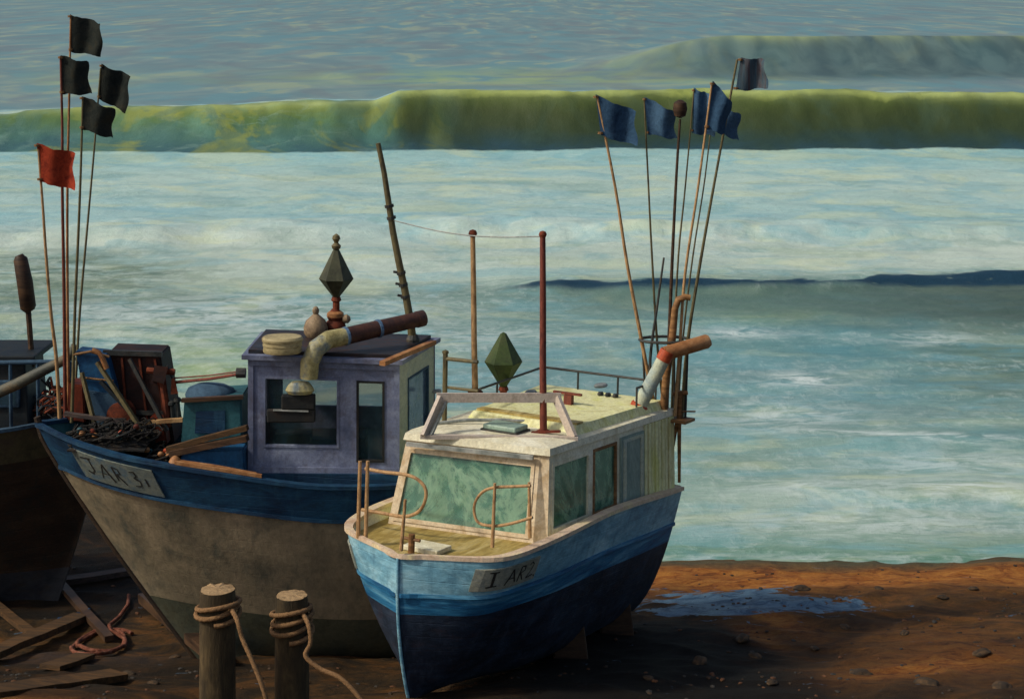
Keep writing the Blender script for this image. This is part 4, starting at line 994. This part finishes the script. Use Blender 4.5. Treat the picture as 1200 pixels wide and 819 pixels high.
flagpole([(781,486),(784,400),(788,300),(793,200),(797,140)], 24.4, 24.5, .030, C['darkwood'], None, None, 'dark pole topped by a round brown knob instead of a flag', GR, 'marker pole', knob=(797,128))
flagpole([(787,486),(790,400),(795,300),(803,220),(813,108)], 24.55, 24.7, .018, C['olivewood'], [(813,103),(833,112),(838,160),(811,156)], C['flagblue2'], 'narrow blue flag just right of the round topmark', GR)
flagpole([(791,487),(797,400),(803,320),(818,220),(834,100)], 24.35, 24.3, .026, C['tan'], [(835,95),(858,120),(850,158),(828,152)], C['flagblue'], 'pointed dark blue flag on the tan pole, second from the right', GR)
flagpole([(799,489),(806,400),(822,300),(838,210),(864,70)], 24.45, 24.45, .028, C['olivewood'], [(868,68),(895,70),(899,104),(862,106)], C['flagmulti'], 'highest stern flag, striped blue and brown, on the rightmost pole', GR)
flagpole([(794,487),(800,400),(812,300),(826,210),(836,122)], 24.6, 24.9, .016, C['olivewood'], [(836,120),(868,134),(865,165),(834,152)], C['flagblue2'], 'pale slate flag half hidden behind the pointed dark blue flag', GR)
flagpole([(762,481),(762,420),(770,360),(778,302)], 24.4, 24.5, .026, C['iron'], None, None, 'short dark bare stake leaning among the stern flag poles', GR, 'stake')

# --- stern gear of the right boat (fixed parts)
Ys = 24.75
def toRB(p): return RB.inverted() @ p
m = MB(); pts = []
cR = onY(779, 398, 24.45)
for i in range(20):
    a = i*2*math.pi/20; pts.append(toRB(cR+Vector((.36*math.cos(a), .22*math.sin(a), .0))))
m.tube(pts, .022, 8, close=True)
m.tube([toRB(onY(753,400,24.45)), toRB(onY(757,481,24.45))], .02, 6); m.tube([toRB(onY(806,400,24.45)), toRB(onY(803,490,24.45))], .02, 6)
m.tube([toRB(onY(790,395,24.65)), toRB(onY(790,480,24.65))], .02, 6)
m.build('pole_rack', C['iron'], rb)
m = MB(); q_ = toRB(onY(790, 491, 24.42)); m.box(q_, (.34, .5, .04)); m.tube([q_+Vector((0,-.05,0)), Vector((5.5, -.95, 1.75))], .03, 8); m.build('stern_shelf', C['wood'], rb)
m = MB(); m.tube([toRB(onY(x, y, 24.3)) for x, y in ((777,487),(781,440),(788,395),(791,362),(795,351),(803,348),(809,349))], [.06,.058,.055,.05,.05,.045,.045], 10); m.build('davit', C['wood'], rb, smooth=True)
m = MB(); m.tube([toRB(onY(796,565,24.4)), toRB(onY(796,500,24.4)), toRB(onY(796,458,24.4))], [.022,.03,.05], 10); m.tube([toRB(onY(788,462,24.4)), toRB(onY(806,460,24.4))], .03, 8); m.tube([toRB(onY(796,482,24.4)), toRB(onY(815,482,24.4))], .012, 6)
m.build('stern_bitt', C['wood'], rb)
a = toRB(onY(747, 480, 24.0)); b = toRB(onY(778, 420, 24.0)); c = toRB(onY(828, 400, 24.2))
m = MB(); m.tube([a, b], [.105, .095], 16); ra = m.build('roller_arm', C['grey'], rb, smooth=True)
ra.data.materials.clear(); ra.data.materials.append(C['palecream'])
d = (b-a).normalized(); m = MB(); m.tube([a-d*.11, a-d*.08, a+d*.08, a+d*.10], [.09,.125,.125,.10], 16); m.build('arm_end', C['orange'], ra, smooth=True)
m = MB(); m.tube([b-d*.03, b+d*.12], .105, 16); m.build('arm_joint', C['orange'], ra, smooth=True)
d = (c-b).normalized(); m = MB(); m.tube([b+d*.02+Vector((0,0,.06)), c+Vector((0,0,.0)), c+d*.04], [.10,.10,.08], 16); m.build('net_roller', C['roller'], ra, smooth=True)

# ================================================================== THIRD BOAT, far left behind
TB_loc = (-6.35, 26.9, -1.15); TB_rot = (0, 0, R(180)); TBm = frame(TB_loc, TB_rot)
tb = empty('fishing_boat', TB_loc, 'dark brown fishing boat with a slate strake, partly hidden at far left', 'fishing boat', rot=TB_rot)
H3 = Hull(6.5, smooth_interp([(0,.05),(.5,.6),(1.3,1.0),(2.5,1.25),(5,1.25),(6.5,1.0)]), smooth_interp([(0,3.1),(1.2,2.95),(3,2.85),(6.5,2.9)]),
          lambda u: 0.0, lambda k: .8*(1-k)**1.3, lambda t, k: k**(.85-.4*sm(t*2)) if k > 0 else 0, stemw=.04)
H3.shell('hull', [C['slatehull'], C['brownhull'], C['olivehull']], (.18, .82), tb)
H3.inner('bulwark_lining', C['deepblue'], tb, lambda u: 2.45, .07); H3.deck('deck', C['darkwood'], tb, lambda u: 2.45); H3.cap('gunwale', C['slateblue'], tb, .12, .05)
# low cabin
def tbl(px, py, Y): return TBm.inverted() @ onY(px, py, Y)
m = MB(); m.box((2.6, .2, 3.2), (3.2, 1.1, 1.55), taper=.92, bev=.03); cb = m.build('cabin', C['deepblue'], tb)
m = MB(); m.box((2.6, .2, 4.0), (3.3, 1.2, .09), bev=.02); m.build('cabin_roof', C['slateblue'], tb)
for x in (1.45, 2.2, 2.95):
    m = MB(); m.box((x, .735, 3.45), (.52, .06, .42), bev=.02); f = m.build('window', C['slateblue'], cb); m = MB(); m.box((x, .77, 3.45), (.40, .02, .30)); m.build('pane', C['glassdark'], f)
m = MB(); m.tube([tbl(0,425,26.0), tbl(60,424,26.0), tbl(88,420,26.0)], .035, 8); m.build('hand_rail', C['slateblue'], tb)
for px in (12, 44, 82):
    m = MB(); m.tube([tbl(px,424,26.0), tbl(px+1,500,26.0)], .028, 8); m.build('rail_post', C['slateblue'], tb)
m = MB(); m.tube([tbl(38,430,26.6), tbl(33,362,26.6)], .045, 8); mm = m.build('mast_stub', C['darkwood'], tb)
m = MB(); m.tube([tbl(36,365,26.6), tbl(33,360,26.6), tbl(29,330,26.6), tbl(24,304,26.6), tbl(22,299,26.6)], [.07,.125,.125,.11,.06], 12); m.build('sail_cover', C['darkwood'], mm, smooth=True)
bl = [(-20,468),(20,450),(55,432),(75,422),(84,414),(87,404)]
W = [onY(x, y, 24.9) for x, y in bl]; O_ = W[0].copy(); m = MB(); m.tube([p-O_ for p in W], [.085,.085,.08,.075,.06,.045], 10)
o = m.build('boom', C['slatehull'], smooth=True); o.data.materials.clear(); o.data.materials.append(paint('grey boom paint', [(60,64,58), (84,84,72), (110,94,68)], (3,3,3))); o.location = O_
tag(o, 'grey spar with an upturned end, slanting up to the flag poles', 'spar')

C['tbdark'] = paint('dark blue black paint', [(12,20,26), (20,30,36), (32,38,40)], (3, 3, 3), dirt=(52,40,30), dirt_amt=.5)
for o in (cb,): o.data.materials.clear(); o.data.materials.append(C['tbdark'])
for o in tb.children:
    if o.name.startswith(('cabin_roof', 'gunwale', 'hand_rail', 'rail_post')): o.data.materials.clear(); o.data.materials.append(C['tbdark'] if o.name.startswith('cabin_roof') else C['slateblue'])
# ================================================================== deck clutter of the left boat
def boxthing(name, label, cat, corners_px, Yf, depth, mat, group=None, lean=(0,0,0), lip=True, bev=.02):
    """a crate / housing whose front face corners are photo pixels at depth Yf: bl, br, tr, tl"""
    q = [onY(a, b, Yf) for a, b in corners_px]; base = (q[0]+q[1])/2+Vector((0, depth/2, 0)); dv = Vector((0, depth, 0))
    o = empty(name, base, label, cat, group); l = [p-base for p in q]; L4 = [Vector(p) for p in l]
    m = MB(); m.hexa([L4[0], L4[1], L4[1]+dv, L4[0]+dv, L4[3], L4[2], L4[2]+dv, L4[3]+dv])
    bmesh.ops.bevel(m.bm, geom=list(m.bm.edges), offset=bev, segments=2, affect='EDGES')
    m.build('body', mat, o, wob=.012)
    return o, L4, dv
# net hauler housing
o, q, dv = boxthing('net_hauler', 'tall dark maroon net hauler housing on the foredeck of the taupe boat', 'net hauler', [(128,518),(205,520),(188,416),(124,414)], 24.35, .7, C['maroon'])
m = MB(); m.bar(q[3]+Vector((-.03,-.03,.02)), q[2]+Vector((.03,-.03,.02)), .05, .07); m.build('top_band', C['iron'], o)
m = MB(); m.bar(q[0].lerp(q[3], .35)+Vector((0,-.03,0)), q[1].lerp(q[2], .35)+Vector((0,-.03,0)), .04, .06); m.build('side_band', C['iron'], o)
m = MB(); m.lathe([(.16,0),(.20,.02),(.20,.06),(.10,.08),(.10,.16),(.18,.18),(.18,.22),(.05,.24)], q[0].lerp(q[1], .35).lerp(q[3], .35)+Vector((0,-.02,0)), 18, axis=(0,-1,0)); m.build('drum', C['rust'], o, smooth=True)
for f in (.3,.62,.9):
    m = MB(); m.bar(q[0].lerp(q[1], f)+Vector((0,-.02,.05)), q[3].lerp(q[2], f)+Vector((0,-.02,-.05)), .03, .03); m.build('rib', C['rust'], o)
# blue sheet draped beside it
o, q, dv = boxthing('tarpaulin', 'bright blue tarpaulin bundle leaning beside the maroon net hauler', 'tarpaulin', [(98,462),(140,470),(126,416),(88,411)], 24.2, .35, C['brightblue'])
m = MB(); m.tube([q[3]+Vector((-.02,-.03,-.05)), q[3].lerp(q[2], .5)+Vector((0,-.05,.03)), q[2]+Vector((.03,-.03,-.02))], .02, 6); m.tube([q[0].lerp(q[3], .4)+Vector((0,-.03,0)), q[1].lerp(q[2], .45)+Vector((0,-.04,0))], .016, 6); m.build('lashing', C['rope'], o)
boxthing('fish_crate', 'slate blue crate with pale scuffs under the blue tarpaulin', 'crate', [(108,500),(150,508),(140,464),(100,458)], 24.15, .4, C['slateblue'])
o, q, dv = boxthing('fish_crate', 'rusty red crate right beside the flag poles on the bow', 'crate', [(78,492),(100,496),(98,452),(80,450)], 24.3, .4, C['fishred'])
o, q, dv = boxthing('fish_crate', 'small rusty red crate below the gallows post near the hauler', 'crate', [(176,520),(196,522),(192,492),(176,488)], 24.1, .3, C['fishred'])
# gallows with block
def wt(name, label, cat, chains, group=None, origin=None):
    """one thing made of tubes given in photo pixels with depth: chains = [(part, mat, [(x,y,Y)...], radius)]"""
    o0 = onY(*chains[0][2][0]) if origin is None else origin; o = empty(name, o0, label, cat, group); last = None
    for (pn, mat, pts, r) in chains:
        m = MB(); m.tube([onY(*p)-o0 for p in pts], r, 8); m.build(pn, mat, o, smooth=True)
    return o
o = wt('gallows_post', 'dark rusty gallows post with a hanging block right of the net hauler', 'gallows',
   [('post', C['rust'], [(197,500,24.2),(194,470,24.2),(189,436,24.2)], .05), ('arm', C['rust'], [(172,434,24.2),(205,436,24.2)], .045),
    ('stay', C['iron'], [(196,428,24.2),(204,450,24.2),(207,462,24.2)], .016)])
ob = onY(197, 500, 24.2)
m = MB(); m.hexa([onY(*p)-ob for p in ((178,446,24.05),(192,450,24.05),(192,450,24.35),(178,446,24.35),(181,428,24.05),(197,430,24.05),(197,430,24.35),(181,428,24.35))]); m.build('block', C['maroon'], o)
m = MB(); m.hexa([onY(*p)-ob for p in ((200,462,24.1),(209,461,24.1),(209,461,24.25),(200,462,24.25),(201,444,24.1),(204,443,24.1),(204,443,24.25),(201,444,24.25))]); m.build('hook', C['rust'], o)
wt('boom', 'thin red brown twin bar boom running to the wheelhouse wall', 'boom', [('bar', C['redbrown'], [(205,448,24.2),(245,444,23.9),(282,438,23.6)], .022), ('bar', C['redbrown'], [(204,443,24.2),(245,440,23.9),(282,435,23.6)], .010), ('socket', C['iron'], [(277,437,23.6),(288,437,23.6)], .07)])
for (x0, y0, x1, y1, lb_) in ((203,492,201,474,'short dark iron peg left of its twin by the teal box'), (210,492,208,470,'taller dark iron peg right next to the teal box')):
    W0_ = onY(x0, y0, 24.2); o = empty('belaying_pin', W0_, lb_, 'pin', 'iron pegs by the teal box'); W1_ = onY(x1, y1, 24.2)-W0_
    m = MB(); m.tube([(0,0,0), W1_], [.035,.03], 8); m.build('shaft', C['iron'], o); m = MB(); m.lathe([(.03,-.02),(.055,.0),(.05,.04),(.02,.06)], W1_, 10); m.build('head', C['iron'], o)
# teal engine box with rounded canvas on top
o, q, dv = boxthing('engine_box', 'teal wooden engine box ahead of the mauve wheelhouse', 'engine box', [(212,520),(284,520),(283,466),(216,470)], 23.55, .8, C['teal'])
m = MB(); m.grid(lambda i, j: (q[0].lerp(q[1], .22+.5*i/3)).lerp(q[3].lerp(q[2], .22+.5*i/3), .25+.5*j/3)+Vector((0,-.012,0)), 4, 4, thick=-.01); m.build('panel', C['deepblue'], o)
m = MB(); m.bar(q[3]+Vector((-.03,-.03,.02)), q[2]+Vector((.03,-.03,.02)), .08, .05); m.build('lid_edge', C['darkwood'], o)
oc = onY(248, 468, 23.95); m = MB(); m.lathe([(.36,0),(.37,.06),(.32,.15),(.2,.21),(.02,.23)], (0,0,0), 20, sq=.75); o = m.build('canvas_cover', C['slateblue'], wob=.03, smooth=True); o.location = oc; tag(o, 'slate blue canvas bundle lying on top of the teal box', 'canvas cover')
# hatch and long timbers
boxthing('deck_locker', 'bright blue deck locker between the timbers and the gunwale', 'locker', [(208,553),(288,558),(286,526),(214,528)], 23.25, .3, C['brightblue'])
def plankpx(name, label, cat, a, b, w_, h_, mat, group=None, n=6):
    A = onY(*a); B = onY(*b); o = None; m = MB(); D = B-A
    m.bar(Vector((0,0,0)), D, w_, h_); bmesh.ops.subdivide_edges(m.bm, edges=[e for e in m.bm.edges if e.calc_length() > .3], cuts=n, use_grid_fill=True)
    o = m.build(name, mat, wob=.012); o.location = A; return tag(o, label, cat, group)
GT = 'loose timbers on the deck of the taupe boat'
plankpx('deck_timber', 'red brown timber slanting up to the wheelhouse corner', 'timber', (196,526,23.35), (290,501,23.2), .09, .07, C['plank'], GT)
plankpx('deck_timber', 'nearly black timber just below the red brown one', 'timber', (200,531,23.3), (290,513,23.15), .12, .08, C['darkwood'], GT)
plankpx('deck_timber', 'orange edged board lying along the near gunwale', 'timber', (206,540,22.98), (300,556,22.95), .07, .05, C['roller'], GT)
plankpx('oar', 'pale slanting oar shaft crossing in front of the net hauler', 'oar', (114,424,24.1), (174,516,23.9), .06, .05, C['olivewood'])
plankpx('thwart_board', 'long pale grey board lying level behind the bow rail', 'board', (76,484,24.0), (150,496,24.0), .09, .05, C['plankgrey'])
plankpx('thwart_board', 'tan board end continuing level under the gallows post', 'board', (150,497,24.0), (214,492,24.0), .07, .05, C['tan'])
wt('boat_hook', 'short tan hooked shaft at the top of the blue tarpaulin', 'boat hook', [('shaft', C['roller'], [(125,432,24.1),(120,420,24.1)], .04), ('crook', C['roller'], [(120,420,24.1),(116,413,24.1),(108,410,24.1)], .035)])
# net heap: many looping strands, one tangled mass
for (cx, cy, rx, rz, ct, lab, mt) in ((132, 506, .46, .14, 110, 'tangled dark fishing net heaped along the bow deck', C['net']), (190, 530, .34, .10, 55, 'smaller dark net pile with red floats near the net hauler', C['net'])):
    W = onY(cx, cy, 23.75); o = empty('fishing_net', W, lab, 'fishing net'); m = MB()
    for i in range(ct):
        a0 = random.random()*6.28; cc = Vector((random.uniform(-rx, rx), random.uniform(-.3, .3), random.uniform(-rz, rz)*.8-.02)); rr = random.uniform(.06, .2)
        pts = [cc+Vector((rr*math.cos(a0+k*.7)*1.3, rr*math.sin(a0+k*.7)*.8, .05*math.sin(k*1.3+a0))) for k in range(7)]
        m.tube(pts, random.uniform(.008, .02), 5)
    m.build('strands', mt, o)
    m = MB(); m.grid(lambda i, j: Vector((rx*1.15*(i/11*2-1), .42*(j/7*2-1), rz*1.1*(1-(i/11*2-1)**2)*(1-(j/7*2-1)**2)-.14+.05*mn.noise(Vector((i*.7, j*.9, cx))))), 12, 8, thick=.02); m.build('bunt', C['net'], o, smooth=True)
    for i in range(7):
        m = MB(); c_ = Vector((random.uniform(-rx, rx)*.9, random.uniform(-.35, -.15), random.uniform(0, rz))); m.lathe([(.015,-.035),(.04,-.02),(.045,0),(.04,.02),(.015,.035)], c_, 10, axis=(random.random()-.5, .5, random.random())); m.build('float', random.choice([C['orange'], C['fishred'], C['roller'], C['teal']]), o, smooth=True)
def tangle(name, label, cx, cy, Yt, rx, ry, rz, ct, mats, nf):
    W = onY(cx, cy, Yt); o = empty(name, W, label, 'fishing gear')
    m = MB(); m.grid(lambda i, j: Vector((rx*(i/13*2-1), ry*(j/9*2-1), rz*1.6*(1-(i/13*2-1)**4)*(1-(j/9*2-1)**2)-rz+.09*mn.noise(Vector((i*.9, j*.9, cx))))), 14, 10, thick=.02); m.build('heap', mats[0], o, smooth=True)
    for q in range(3):
        m = MB()
        for i in range(ct//3):
            a0 = random.random()*6.28; cc = Vector((random.uniform(-rx, rx)*.9, random.uniform(-ry, ry)*.6, random.uniform(-.2, 1)*rz*.6)); rr = random.uniform(.06, .22)
            m.tube([cc+Vector((rr*math.cos(a0+k*.6)*1.3, rr*math.sin(a0+k*.6)*.6, .07*math.sin(k*1.3+a0)+.04*k*math.cos(a0))) for k in range(7)], random.uniform(.008, .022), 5)
        m.build('line_bundle', mats[q], o)
    for i in range(nf):
        m = MB(); m.lathe([(.015,-.04),(.045,-.025),(.05,0),(.045,.025),(.015,.04)], Vector((random.uniform(-rx, rx)*.8, -ry*.6, random.uniform(0, rz*.6))), 10, axis=(random.random()-.5, .5, random.random())); m.build('float', random.choice([C['rust'], C['fishred'], C['grey'], C['teal']]), o, smooth=True)
tangle('gear_heap', 'dark heap of nets and lines on the brown boat behind the grey spar', 22, 482, 26.7, .75, .4, .35, 75, [C['net'], C['slateblue'], C['ropedark']], 4)
tangle('gear_heap', 'dark pile of ropes and rags around the feet of the bow flag poles', 92, 478, 24.75, .40, .3, .32, 60, [C['net'], C['tbdark'], C['rust']], 3)
for (x0,y0,Y0,x1,y1,Y1,mt,lb_) in ((118,446,24.05,168,500,24.0,'tbdark','dark spar leaning over the maroon hauler'), (152,420,24.2,196,505,24.1,'iron','iron bar leaning on the right edge of the maroon hauler'), (60,470,25.2,130,476,24.6,'slateblue','slate blue pole lying level behind the bow flag poles'), (96,436,24.1,112,500,24.0,'olivewood','short olive stick standing against the blue tarpaulin')):
    plankpx('deck_spar', lb_, 'spar', (x0,y0,Y0), (x1,y1,Y1), .05, .05, C[mt], 'odd spars on the foredeck')
# cleat / orange buoy on rail
W = onY(205, 541, 23.0); m = MB(); m.lathe([(.02,-.07),(.07,-.04),(.085,0),(.06,.05),(.02,.08)], (0,0,0), 14); o = m.build('float', C['roller'], smooth=True); o.location = W; tag(o, 'small orange float resting on the near gunwale of the taupe boat', 'float')
for (x, lab) in ((60, 'upright dark iron bollard close to the bow tip'), (226, 'stubby iron bollard beside the teal box foot')):
    pass

# ================================================================== mooring posts
def pile(px, wpx, ytop, Y, label):
    top = onY(px, ytop, Y); r = wpx/2/F*Y; gz_ = beach_z(top.x, Y)-.3; h = top.z-gz_
    o = empty('mooring_post', (top.x, Y, gz_), label, 'mooring post', 'wooden mooring posts in front of the boats')
    m = MB(); n = 26; prof = [0, .1, .3, .5, .7, .82, .9, .96, 1.0]; rings = []; sd_ = px*.1
    for f in prof:
        rr = r*(1.03-.05*f); ring = []
        for q in range(n):
            a = q*2*math.pi/n; k = 1+.06*mn.noise(Vector((math.cos(a)*1.5, math.sin(a)*1.5, f*2+sd_)))+.03*mn.noise(Vector((math.cos(a)*5, math.sin(a)*5, f*3+sd_)))
            if f == 1.0: k *= .96
            ring.append(m.bm.verts.new((rr*k*math.cos(a), rr*k*math.sin(a), f*h)))
        rings.append(ring)
    for A, B in zip(rings, rings[1:]):
        for q in range(n): m._f([A[q], A[(q+1) % n], B[(q+1) % n], B[q]])
    m._f(list(reversed(rings[0]))); m.build('shaft', C['pile'], o, smooth=True)
    m = MB(); m.grid(lambda i, j: Vector((0,0,0)), 1, 1) if False else None
    cv = m.bm.verts.new((0,0,h+.012)); rg = []
    for q in range(n):
        a = q*2*math.pi/n; k = .955+.06*mn.noise(Vector((math.cos(a)*1.5, math.sin(a)*1.5, 2+sd_))); rg.append(m.bm.verts.new((r*.98*k*math.cos(a), r*.98*k*math.sin(a), h-.003+.02*mn.noise(Vector((a*3, px, 1))))))
    for q in range(n): m._f([cv, rg[q], rg[(q+1) % n]])
    m.build('cut_top', C['piletop'], o)
    return o, r, h
def ropewrap(name, o, r, h, turns, z0, z1, tail, label, rr=.026):
    base = Vector(o.location); R_ = empty(name, base+Vector((0,0,h+z0)), label, 'rope', 'ropes wound round the mooring posts'); off = Vector((0,0,h+z0))
    pts = []; N_ = int(turns*26)
    for i in range(N_+1):
        f = i/N_; a = -math.pi*.5+f*turns*2*math.pi; k = r*1.04+rr*.8+.012*math.sin(a*.5+1)
        pts.append(Vector((k*math.cos(a), k*math.sin(a), h+z0+(z1-z0)*f+.035*math.sin(a+f*3)))-off)
    m = MB(); m.rope(pts, rr); m.build('wrap', C['rope'], R_, smooth=True)
    t = [pts[-1]+Vector(off)-off]; 
    T = [pts[-1]]+[onY(*p)-base-off for p in tail]
    S = []
    for i in range(len(T)-1):
        for k in range(5):
            f = k/5; p0 = T[max(i-1,0)]; p1 = T[i]; p2 = T[i+1]; p3 = T[min(i+2,len(T)-1)]
            S.append(.5*((2*p1)+(-p0+p2)*f+(2*p0-5*p1+4*p2-p3)*f*f+(-p0+3*p1-3*p2+p3)*f**3))
    S.append(T[-1]); m = MB(); m.rope(S, rr*.95); m.build('tail', C['rope'], R_, smooth=True)
o1, r1, h1 = pile(255, 43, 690, 18.4, 'left thick mooring post, slightly higher, its loose rope falling to the right')
ropewrap('mooring_rope', o1, r1, h1, 2.5, -.28, -.13, [(276,722,18.1),(284,748,18.0),(296,775,17.9),(310,812,17.8),(318,850,17.8)], 'tan rope wound round the left mooring post')
o2, r2, h2 = pile(342, 40, 697, 18.8, 'right thick mooring post with three rope turns under its cut top')
ropewrap('mooring_rope', o2, r2, h2, 3.5, -.42, -.12, [(360,728,18.5),(364,752,18.4),(358,768,18.35),(375,783,18.3),(400,795,18.2),(425,822,18.1),(440,850,18)], 'tan rope wound round the right mooring post')

# ================================================================== things lying on the beach
def gpt(px, py, up_=.0):
    p = onZ(px, py, 0)
    for _ in range(12): p = onZ(px, py, beach_z(p.x, p.y)+up_)
    return p
def ground_plank(label, a, b, w_, h_, mat, group='planks lying on the beach'):
    A = gpt(*a, h_/2+.02); B = gpt(*b, h_/2+.02); m = MB(); m.bar(Vector((0,0,0)), B-A, w_, h_)
    bmesh.ops.subdivide_edges(m.bm, edges=[e for e in m.bm.edges if e.calc_length() > .5], cuts=8, use_grid_fill=True)
    o = m.build('plank', mat, wob=.015); o.location = A; return tag(o, label, 'plank', group)
ground_plank('long grey plank lying level, farthest up under the brown boat', (-30,695), (160,668), .20, .09, C['plankgrey'])
ground_plank('dark plank slanting down to the right towards the rope coil', (58,670), (128,748), .13, .08, C['darkwood'])
ground_plank('brown plank beside the pale one, running off the left side', (-30,775), (95,722), .26, .10, C['plank'])
ground_plank('olive brown plank slanting in from the left, above the coil', (-30,690), (42,745), .14, .08, C['plank'])
ground_plank('short orange brown board below the rope coil', (58,782), (100,768), .30, .06, C['plank'])
ground_plank('wide tan plank in the bottom left foreground', (-20,812), (140,790), .34, .08, C['plank'])
ground_plank('grey skid timber under the bow of the taupe boat', (170,700), (262,775), .22, .14, C['darkwood'])
# blue strip of cloth
A = gpt(62, 735, .06); B = gpt(104, 720, .06); m = MB(); D = B-A
m.grid(lambda i, j: D*(i/11)+Vector((0, .12*(j/3-.5)*2, .05+.03*math.sin(i*1.3)+.02*math.sin(j*2+i))), 12, 4, thick=.01); o = m.build('cloth_strip', C['brightblue'], smooth=True); o.location = A; tag(o, 'strip of blue cloth lying on the brown plank', 'cloth')
# coil of rope
c0 = gpt(118, 752, .05); m = MB(); pts = []
for i in range(60):
    a = i/59*2.1*2*math.pi+.8; k = .40+.05*math.sin(a*1.7)-.10*i/59; p = c0+Vector((k*math.cos(a)*1.05, k*math.sin(a)*1.7, 0)); p.z = beach_z(p.x, p.y)+.04+.03*(i/59); pts.append(p-c0)
for (x, y) in ((128,732),(140,722),(150,708),(151,697)):
    p = gpt(x, y, .05); pts.append(p-c0)
m.rope(pts, .028); o = m.build('rope_coil', C['ropedark'], smooth=True); o.location = c0; tag(o, 'red brown rope coil lying on the beach left of the posts', 'rope')
# stones and scraps
GSt = 'stones scattered over the beach'
spots = [(760,795),(905,800),(955,760),(1010,790),(1060,742),(1105,700),(1150,765),(870,748),(1030,690),(940,690),(1140,690),(30,805),(180,800),(205,770),(1175,805),(820,775),(990,735),(1085,800),(885,770),(150,790)]
desc = ['dark', 'rusty', 'brown', 'flat']; near = ['at the foot of the blue boat', 'in the dark sand', 'beside the blue puddle', 'in the orange sand', 'near the lower right of the beach', 'right of the puddle']
proto = None
def stone_mesh():
    m = MB(); bmesh.ops.create_icosphere(m.bm, subdivisions=3, radius=.5)
    for v in m.bm.verts:
        v.co *= 1+.45*mn.noise(v.co*2.2); v.co.z *= .5
    bmesh.ops.recalc_face_normals(m.bm, faces=m.bm.faces); me = bpy.data.meshes.new('stone'); m.bm.to_mesh(me); m.bm.free(); me.shade_smooth()
    me.materials.append(paint('beach stone', [(40,34,26), (64,50,34), (96,72,46)], (3,3,3), rough=.8, bump=.6)); return me
sme = stone_mesh()
for i, (x, y) in enumerate(spots):
    p = gpt(x, y, 0); o = bpy.data.objects.new('stone', sme); COL.objects.link(o); s = random.uniform(.10, .24); o.location = p+Vector((0,0,.01)); o.scale = (s*1.4, s, s); o.rotation_euler = (0, 0, random.random()*6)
    tag(o, 'small dark brown stone half sunk in the beach', 'stone', GSt)
# cradle blocks and props that keep the boats upright
for (bx, Mf, u, y, zt, lab) in (('b', RB, 3.4, -.55, .30, 'dark timber chock under the shaded side of the blue boat'), ('b', RB, 4.9, -.5, .25, 'dark timber chock under the stern of the blue boat')):
    p = Mf @ Vector((u, y, zt)); g = beach_z(p.x, p.y)-.1; h = p.z-g; m = MB(); m.box((0,0,h/2), (.5,.3,h), taper=.7, bev=.02); o = m.build('chock', C['darkwood'], wob=.01); o.location = (p.x, p.y, g); tag(o, lab, 'chock')

# pebbles and grit: too many to count
m = MB(); rs = random.Random(3)
base = bmesh.new(); bmesh.ops.create_icosphere(base, subdivisions=1, radius=1); bv = [v.co.copy() for v in base.verts]; bf = [[v.index for v in f.verts] for f in base.faces]; base.free()
for i in range(2600):
    y = rs.uniform(17.5, 29.0); x = rs.uniform(-.36*y, .34*y)
    if mn.noise(Vector((x*.7, y*.9, 4))) < rs.uniform(-.15, .5): continue
    z = beach_z(x, y); r = rs.uniform(.012, .035)*(1.6 if rs.random() < .06 else 1); a = rs.random()*6; c, s_ = math.cos(a), math.sin(a); m.mi = rs.randrange(3)
    vs = [m.bm.verts.new((x+(v.x*1.4*c-v.y*s_)*r, y+(v.x*1.4*s_+v.y*c)*r, z+v.z*r*.6+r*.15)) for v in bv]
    for f in bf: m._f([vs[k] for k in f])
o = m.build('pebbles', [paint('pebble '+k, c, (5, 5, 5), rough=.75) for k, c in (('brown', [(44,34,24), (64,48,32)]), ('grey', [(44,42,38), (62,58,52)]), ('rusty', [(72,46,28), (98,64,38)]))])
o['kind'] = 'stuff'; o['label'] = 'small brown and grey pebbles strewn over the beach'; o['category'] = 'pebbles'
